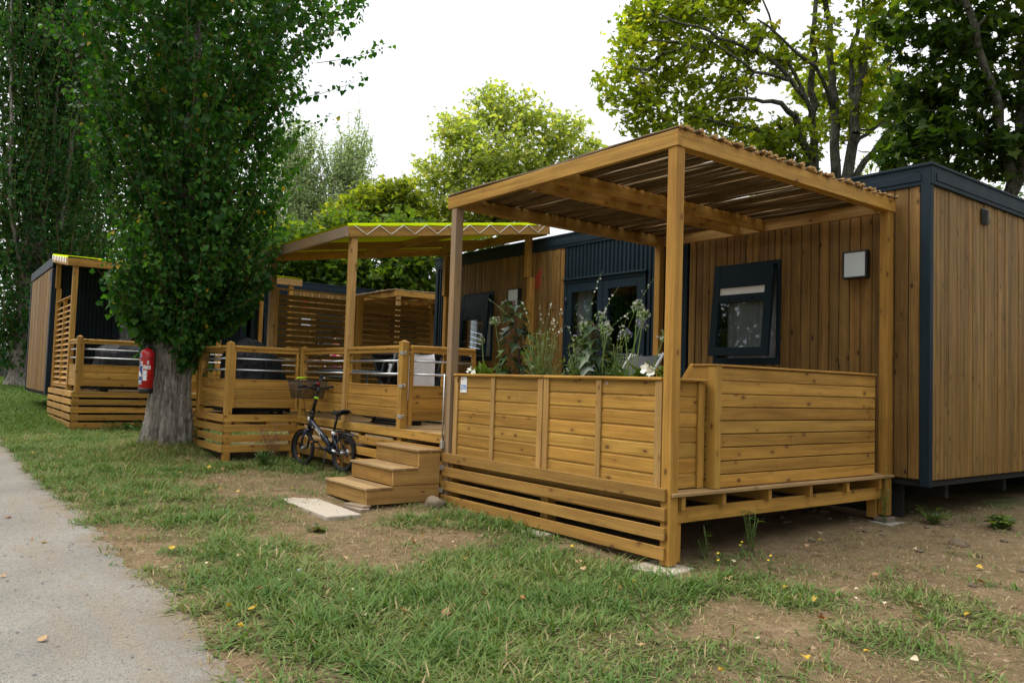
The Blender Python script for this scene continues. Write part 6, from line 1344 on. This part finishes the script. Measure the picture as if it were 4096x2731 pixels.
A = A+RNG.normal(size=(n, 2))*.008; clump = vnoise(A[:, 0]*9, A[:, 1]*9, 51); tall = vnoise(A[:, 0]*2.2, A[:, 1]*2.2, 52)
hs = (.045+.085*np.clip(c_, 0, 1)*RNG.uniform(.4, 1.3, n))*(.55+.75*clump)*(.75+.6*tall); ws = RNG.uniform(.0045, .0105, n)*(.75+.5*clump)
tone = np.clip(.10+.34*vnoise(A[:, 0]*2.3, A[:, 1]*2.3, 61)+.34*RNG.uniform(0, 1, n)+.25*(1-c_)*RNG.uniform(0, 1, n)+.45*(RNG.uniform(0, 1, n) < .10)-.12*(clump > .6), 0, 1)
blades('grass', 'patchy green grass between bare soil and path', 'grass_blade', A, hs, ws, 1.15, tone)
x = np.concatenate([RNG.uniform(-4.5, 3.8, 150000), RNG.uniform(-12.5, -4.5, 80000)]); y = np.concatenate([RNG.uniform(-3.3, 5.5, 150000), RNG.uniform(-3.4, 1, 80000)])
k = (RNG.uniform(0, 1, len(x)) < np.clip(1.7*fbm(x*1.6, y*1.6, 91, 5)-.42, .04, 1)) & (y > path_edge(x)-.03) & off_deck(x, y, RNG.uniform(0, 1, len(x))); A = np.stack([x[k], y[k]], 1)
blades('grass', 'short thin grass stubble creeping over the bare soil', 'grass_blade', A, RNG.uniform(.012, .045, len(A)), RNG.uniform(.0018, .004, len(A)), 1.0, np.clip(.15+.4*vnoise(A[:, 0]*3, A[:, 1]*3, 93)+.55*RNG.uniform(0, 1, len(A)), 0, 1))
x = RNG.uniform(-45, -12, 120000); y = RNG.uniform(-3.4, 3, 120000); k = (y > path_edge(x)-.1) & off_deck(x, y, RNG.uniform(0, 1, 120000)) & ~((x < -15) & (x > -22) & (y > -1.2)); A = np.stack([x[k], y[k]], 1)
blades('lawn', 'lush green lawn at the far left beside the neighbouring deck', 'grass_blade', A, RNG.uniform(.07, .17, len(A)), RNG.uniform(.012, .026, len(A)), .6, np.clip(.1+.5*RNG.uniform(0, 1, len(A))+.25*(A[:, 1] > -.8)*RNG.uniform(0, 1, len(A)), 0, 1))
x = np.concatenate([RNG.uniform(-4.5, 3.6, 90000), RNG.uniform(-12.5, -4.5, 60000)]); y = np.concatenate([RNG.uniform(-3.3, 5.2, 90000), RNG.uniform(-3.4, 1, 60000)])
dn = .22+.75*fbm(x*1.1, y*1.1, 71)**1.5+.5*np.exp(-((x+8.3)**2+(y+1.7)**2)/1.6)+.25*np.exp(-((y-path_edge(x)-.1)/.15)**2)-.35*(y > 1.5); k = (RNG.uniform(0, 1, len(x)) < dn) & (y > path_edge(x)-.22*RNG.uniform(0, 1, len(x))**2) & off_deck(x, y, RNG.uniform(0, 1, len(x))); A = np.stack([x[k], y[k]], 1)
blades('dry_grass', 'dry straw coloured clippings lying flat over the soil', 'dry_blade', A, RNG.uniform(.02, .095, len(A)), RNG.uniform(.002, .0052, len(A)), 1.28, RNG.uniform(0, 1, len(A)), 'dry grass')
x = -8.3+RNG.normal(size=9000)*.55; y = -1.75+RNG.normal(size=9000)*.38; A = np.stack([x, y], 1)
blades('dry_grass', 'tangle of dry and green stalks round the foot of the poplar', 'grass_blade', A, RNG.uniform(.05, .19, 9000), RNG.uniform(.003, .007, 9000), 1.05, np.clip(.30+.7*RNG.uniform(0, 1, 9000), 0, 1), 'dry grass')
n = 7000; x = RNG.uniform(-14, 3.5, n); y = path_edge(x)-RNG.uniform(-.05, 3.3, n); P = np.stack([x, y, hbase(x, y)+.0], 1); s_ = RNG.uniform(.003, .011, n)**1.0*(.7+.8*(RNG.uniform(0, 1, n) < .08)); oc_ = np.array([[1, 0, 0], [0, 1, 0], [-1, 0, 0], [0, -1, 0], [0, 0, .8]])
V = (P[:, None]+(oc_[None]*s_[:, None, None])*RNG.uniform(.6, 1.3, (n, 1, 3))).reshape(-1, 3); F = np.array([0, 1, 4, 1, 2, 4, 2, 3, 4, 3, 0, 4]); o = bulk('gravel', V, np.full(n*4, 3), ((np.arange(n)*5)[:, None]+F[None]).ravel(), np.full(n*4, .5), 'grit'); o['kind'] = 'stuff'; o['label'] = 'loose grit on the grey path'; o['category'] = 'gravel'
n = 26000; x = np.concatenate([RNG.uniform(-4.5, 3.6, 18000), RNG.uniform(-12, -4.5, 8000)]); y = np.concatenate([RNG.uniform(-3.2, 5, 18000), RNG.uniform(-3.3, .5, 8000)]); k = (RNG.uniform(0, 1, n) < np.clip(1.25-cover(x, y)*1.2, .1, 1)) & (y > path_edge(x)-.12*RNG.uniform(0, 1, n)) & off_deck(x, y, RNG.uniform(0, 1, n)); x = x[k]; y = y[k]; n = len(x)
s_ = RNG.uniform(.004, .012, n)*(1+1.1*(RNG.uniform(0, 1, n) < .05)); P = np.stack([x, y, hgt(x, y)-.001], 1); V = (P[:, None]+(oc_[None]*s_[:, None, None])*RNG.uniform(.5, 1.4, (n, 5, 1))*RNG.uniform(.6, 1.3, (n, 1, 3))).reshape(-1, 3); o = bulk('soil_crumbs', V, np.full(n*4, 3), ((np.arange(n)*5)[:, None]+F[None]).ravel(), np.full(n*4, .5), 'crumb'); o['kind'] = 'stuff'; o['label'] = 'crumbs of dry earth strewn over the bare soil'; o['category'] = 'soil'
LK = [('yellow_leaf', 'yellow fallen leaf lying flat', 'yellow fallen leaves'), ('tan_leaf', 'tan curled fallen leaf', 'tan fallen leaves'), ('rust_leaf', 'rust brown fallen leaf', 'rust brown fallen leaves'), ('cream_leaf', 'pale cream fallen leaf', 'pale fallen leaves')]
rs = random.Random(5); spots = []
for k in range(190):
    if k % 5 == 0: x, y = rs.uniform(-12, -4), rs.uniform(-3.1, -.9)
    elif k % 5 < 4: x, y = rs.uniform(-2.4, 3.3), rs.uniform(-3.1, 2.4)
    else: x, y = rs.uniform(-5, 1), rs.uniform(-5.2, -3.2)
    if (-8.3 < x < 0 and y > -.05) or (k % 3 and y < -3.1): continue
    on_path = y < float(path_edge(np.array([x]))[0]); z = (float(hbase(x, y)) if on_path else gz(x, y))+(.004 if on_path else .03)
    ki = rs.choices(range(4), (4, 5, 1.5, 2.5))[0] if x > -4 else rs.choices(range(4), (7, 2, 2, 1))[0]; s_ = rs.uniform(.028, .058)
    mb = np.array([[x, y, z]]); T = np.array([[rs.uniform(-1, 1), rs.uniform(-1, 1), rs.uniform(-.15, .35)]]); V, c, i = leaves(mb-mb, T, np.array([[rs.uniform(-.5, .5), rs.uniform(-.5, .5), 1.]]), np.array([s_]), 'poplar' if rs.random() < .7 else 'maple', rs.uniform(.2, .8))
    o = bulk('fallen_leaf', V, c, i, [rs.random()]*2, LK[ki][0]); o.location = (x, y, z); tag(o, LK[ki][1]+' on the ground', 'leaf', LK[ki][2])

# ------------------------------------------------------------------ far left: signpost, dark fence; the neighbour sitting behind the screen
t = Thing('signpost', 'grey galvanised signpost at the far left edge of the lawn', 'signpost', (-30.9, -1.42, gz(-30.9, -1.42))); z = gz(-30.9, -1.42)
a = MB(); a.tube([(-30.9, -1.42, z), (-30.85, -1.40, z+2.0)], .045, 14); t.part('post', a, 'galvanised')
a = MB(); a.box(-30.86, -2.3, z+1.28, -30.83, -1.47, z+1.78, .01); t.part('panel', a, 'label_grey')
a = MB(); a.tube([(-30.9, -1.42, z+.74), (-30.9, -1.42, z+.84)], .05, 12); t.part('clamp', a, 'white_paint')
t = Thing('dark_fence', 'dark brown fence closing the view behind the far left lawn', 'fence', (-37, 0, gz(-37, 0))); a = MB(); z = gz(-37, 0)
for k in range(64): a.box(-37, -12+k*.3, z-.3, -36.97, -12+k*.3+.28, z+1.85+.05*((k*7) % 3), .006)
t.part('boards', a, 'old_board_dark' if 'old_board_dark' in MATS else 'interior_panel'); a = MB()
for k in range(9): a.box(-37.1, -12+k*2.4, z-.3, -37.001, -11.9+k*2.4, z+1.9)
t.part('post', a, 'interior_panel')

def person():
    """neighbour seated at the white table, one forearm on the table top"""
    M = L_.matrix_basis if False else Matrix.Translation((-11.95, -2.06, 0)) @ Matrix.Rotation(LA, 4, 'Z') @ Matrix.Translation((5.52, 1.25, .92)) @ Matrix.Rotation(PI/2, 4, 'Z')
    J = {}; E = []
    def j(n, p, r, par=None):
        J[n] = (len(J), p, r)
        if par: E.append((J[par][0], J[n][0]))
    # own frame: +y forward, x to the side, z up from the deck; seat at .45
    j('pel', (0, 0, .52), .13); j('ab', (0, .01, .68), .115, 'pel'); j('ch', (0, .02, .88), .135, 'ab'); j('nk0', (0, .02, 1.02), .062, 'ch'); j('nk', (0, .03, 1.09), .055, 'nk0'); j('hd0', (0, .05, 1.16), .075, 'nk'); j('hd1', (0, .055, 1.24), .092, 'hd0'); j('hd2', (0, .045, 1.31), .078, 'hd1'); j('nose', (0, .145, 1.215), .013, 'hd0')
    for sd in (-1, 1):
        k = str(sd); j('sh'+k, (sd*.17, .02, .97), .058, 'ch'); j('el'+k, (sd*.23, .16, .76), .042, 'sh'+k); j('wr'+k, (sd*.14, .40, .765), .028, 'el'+k); j('pa'+k, (sd*.11, .47, .765), .032, 'wr'+k)
        for q, (dx, L) in enumerate(((-.027, .075), (-.009, .085), (.009, .08), (.026, .062))):
            a_ = 'f%d%s' % (q, k); j(a_+'a', (sd*.11+dx, .51, .768), .0095, 'pa'+k); j(a_+'b', (sd*.11+dx*1.1, .51+L*.55, .765), .0085, a_+'a'); j(a_+'c', (sd*.11+dx*1.1, .51+L, .752), .0075, a_+'b')
        j('t0'+k, (sd*.11-sd*.035, .455, .765), .011, 'pa'+k); j('t1'+k, (sd*.11-sd*.055, .495, .76), .009, 't0'+k)
        j('hip'+k, (sd*.10, .05, .50), .095, 'pel'); j('kn'+k, (sd*.13, .44, .50), .062, 'hip'+k); j('ank'+k, (sd*.13, .47, .10), .04, 'kn'+k); j('toe'+k, (sd*.14, .62, .035), .032, 'ank'+k)
    def skin(name, names, mat, grow, parent, label=None):
        idx = {J[n][0]: i for i, n in enumerate(names)}; me = bpy.data.meshes.new(name); me.from_pydata([J[n][1] for n in names], [(idx[a], idx[b]) for a, b in E if a in idx and b in idx], [])
        o = link(name, me, mat, parent); md = o.modifiers.new('skin', 'SKIN'); md.use_smooth_shade = True
        for i, n in enumerate(names): v = me.skin_vertices[0].data[i]; v.radius = (J[n][2]*grow,)*2; v.use_root = (i == 0)
        o.modifiers.new('sub', 'SUBSURF').levels = 2; o.modifiers['sub'].render_levels = 2
        return o
    body = skin('person', list(J), 'skin', 1, None); body.matrix_world = M
    tag(body, 'person in a magenta shirt seated beyond the louvred screen with a forearm on the table', 'person')
    skin('shirt', ['ab', 'ch', 'nk0', 'pel']+['sh-1', 'sh1'], 'magenta_cloth', 1.10, body); skin('trousers', ['pel', 'hip-1', 'kn-1', 'ank-1', 'hip1', 'kn1', 'ank1'], 'denim', 1.10, body)
    a = MB(); a.grid(16, 12, lambda u, v: (.103*math.cos(2*PI*u)*math.sin(PI*.62*v), .035+.108*math.sin(2*PI*u)*math.sin(PI*.62*v)-.02, 1.245+.125*math.cos(PI*.62*v))); o = build('hair', a, 'hair'); o.parent = body
    a = MB()
    for sd in (-1, 1): a.lathe((sd*.033, .138, 1.245), [(.012, 0), (.008, .006)], 8, (0, 1, 0))
    o = build('eyes', a, 'dark_void'); o.parent = body
    a = MB(); a.box(-.028, .135, 1.172, .028, .146, 1.182, .003); o = build('mouth', a, 'red_ink'); o.parent = body
    t = Thing('garden_table', 'white table beyond the louvred screen where the person sits', 'table', M.translation); ML = Matrix.Translation((-11.95, -2.06, 0)) @ Matrix.Rotation(LA, 4, 'Z')
    a = MB(ML); a.box(4.0, .95, 1.64, 5.18, 1.6, 1.672, .006); t.part('tabletop', a, 'white_paint')
    for x in (4.08, 5.1):
        for y in (1.0, 1.55): a = MB(ML); a.tube([(x, y, .92), (x, y, 1.64)], .02, 8); t.part('leg', a, 'white_tube')
    a = MB(ML); a.box(5.3, 1.0, 1.32, 5.75, 1.5, 1.37, .01); a.box(5.71, 1.0, 1.371, 5.76, 1.5, 1.85, .01); c2 = Thing('garden_chair', 'dark plastic chair under the person beyond the louvred screen', 'chair', M.translation); c2.part('seat_shell', a, 'black_plastic')
    for x in (5.33, 5.71):
        for y in (1.03, 1.47): a = MB(ML); a.tube([(x, y, .92), (x, y, 1.33)], .018, 8); c2.part('leg', a, 'black_plastic')
person()
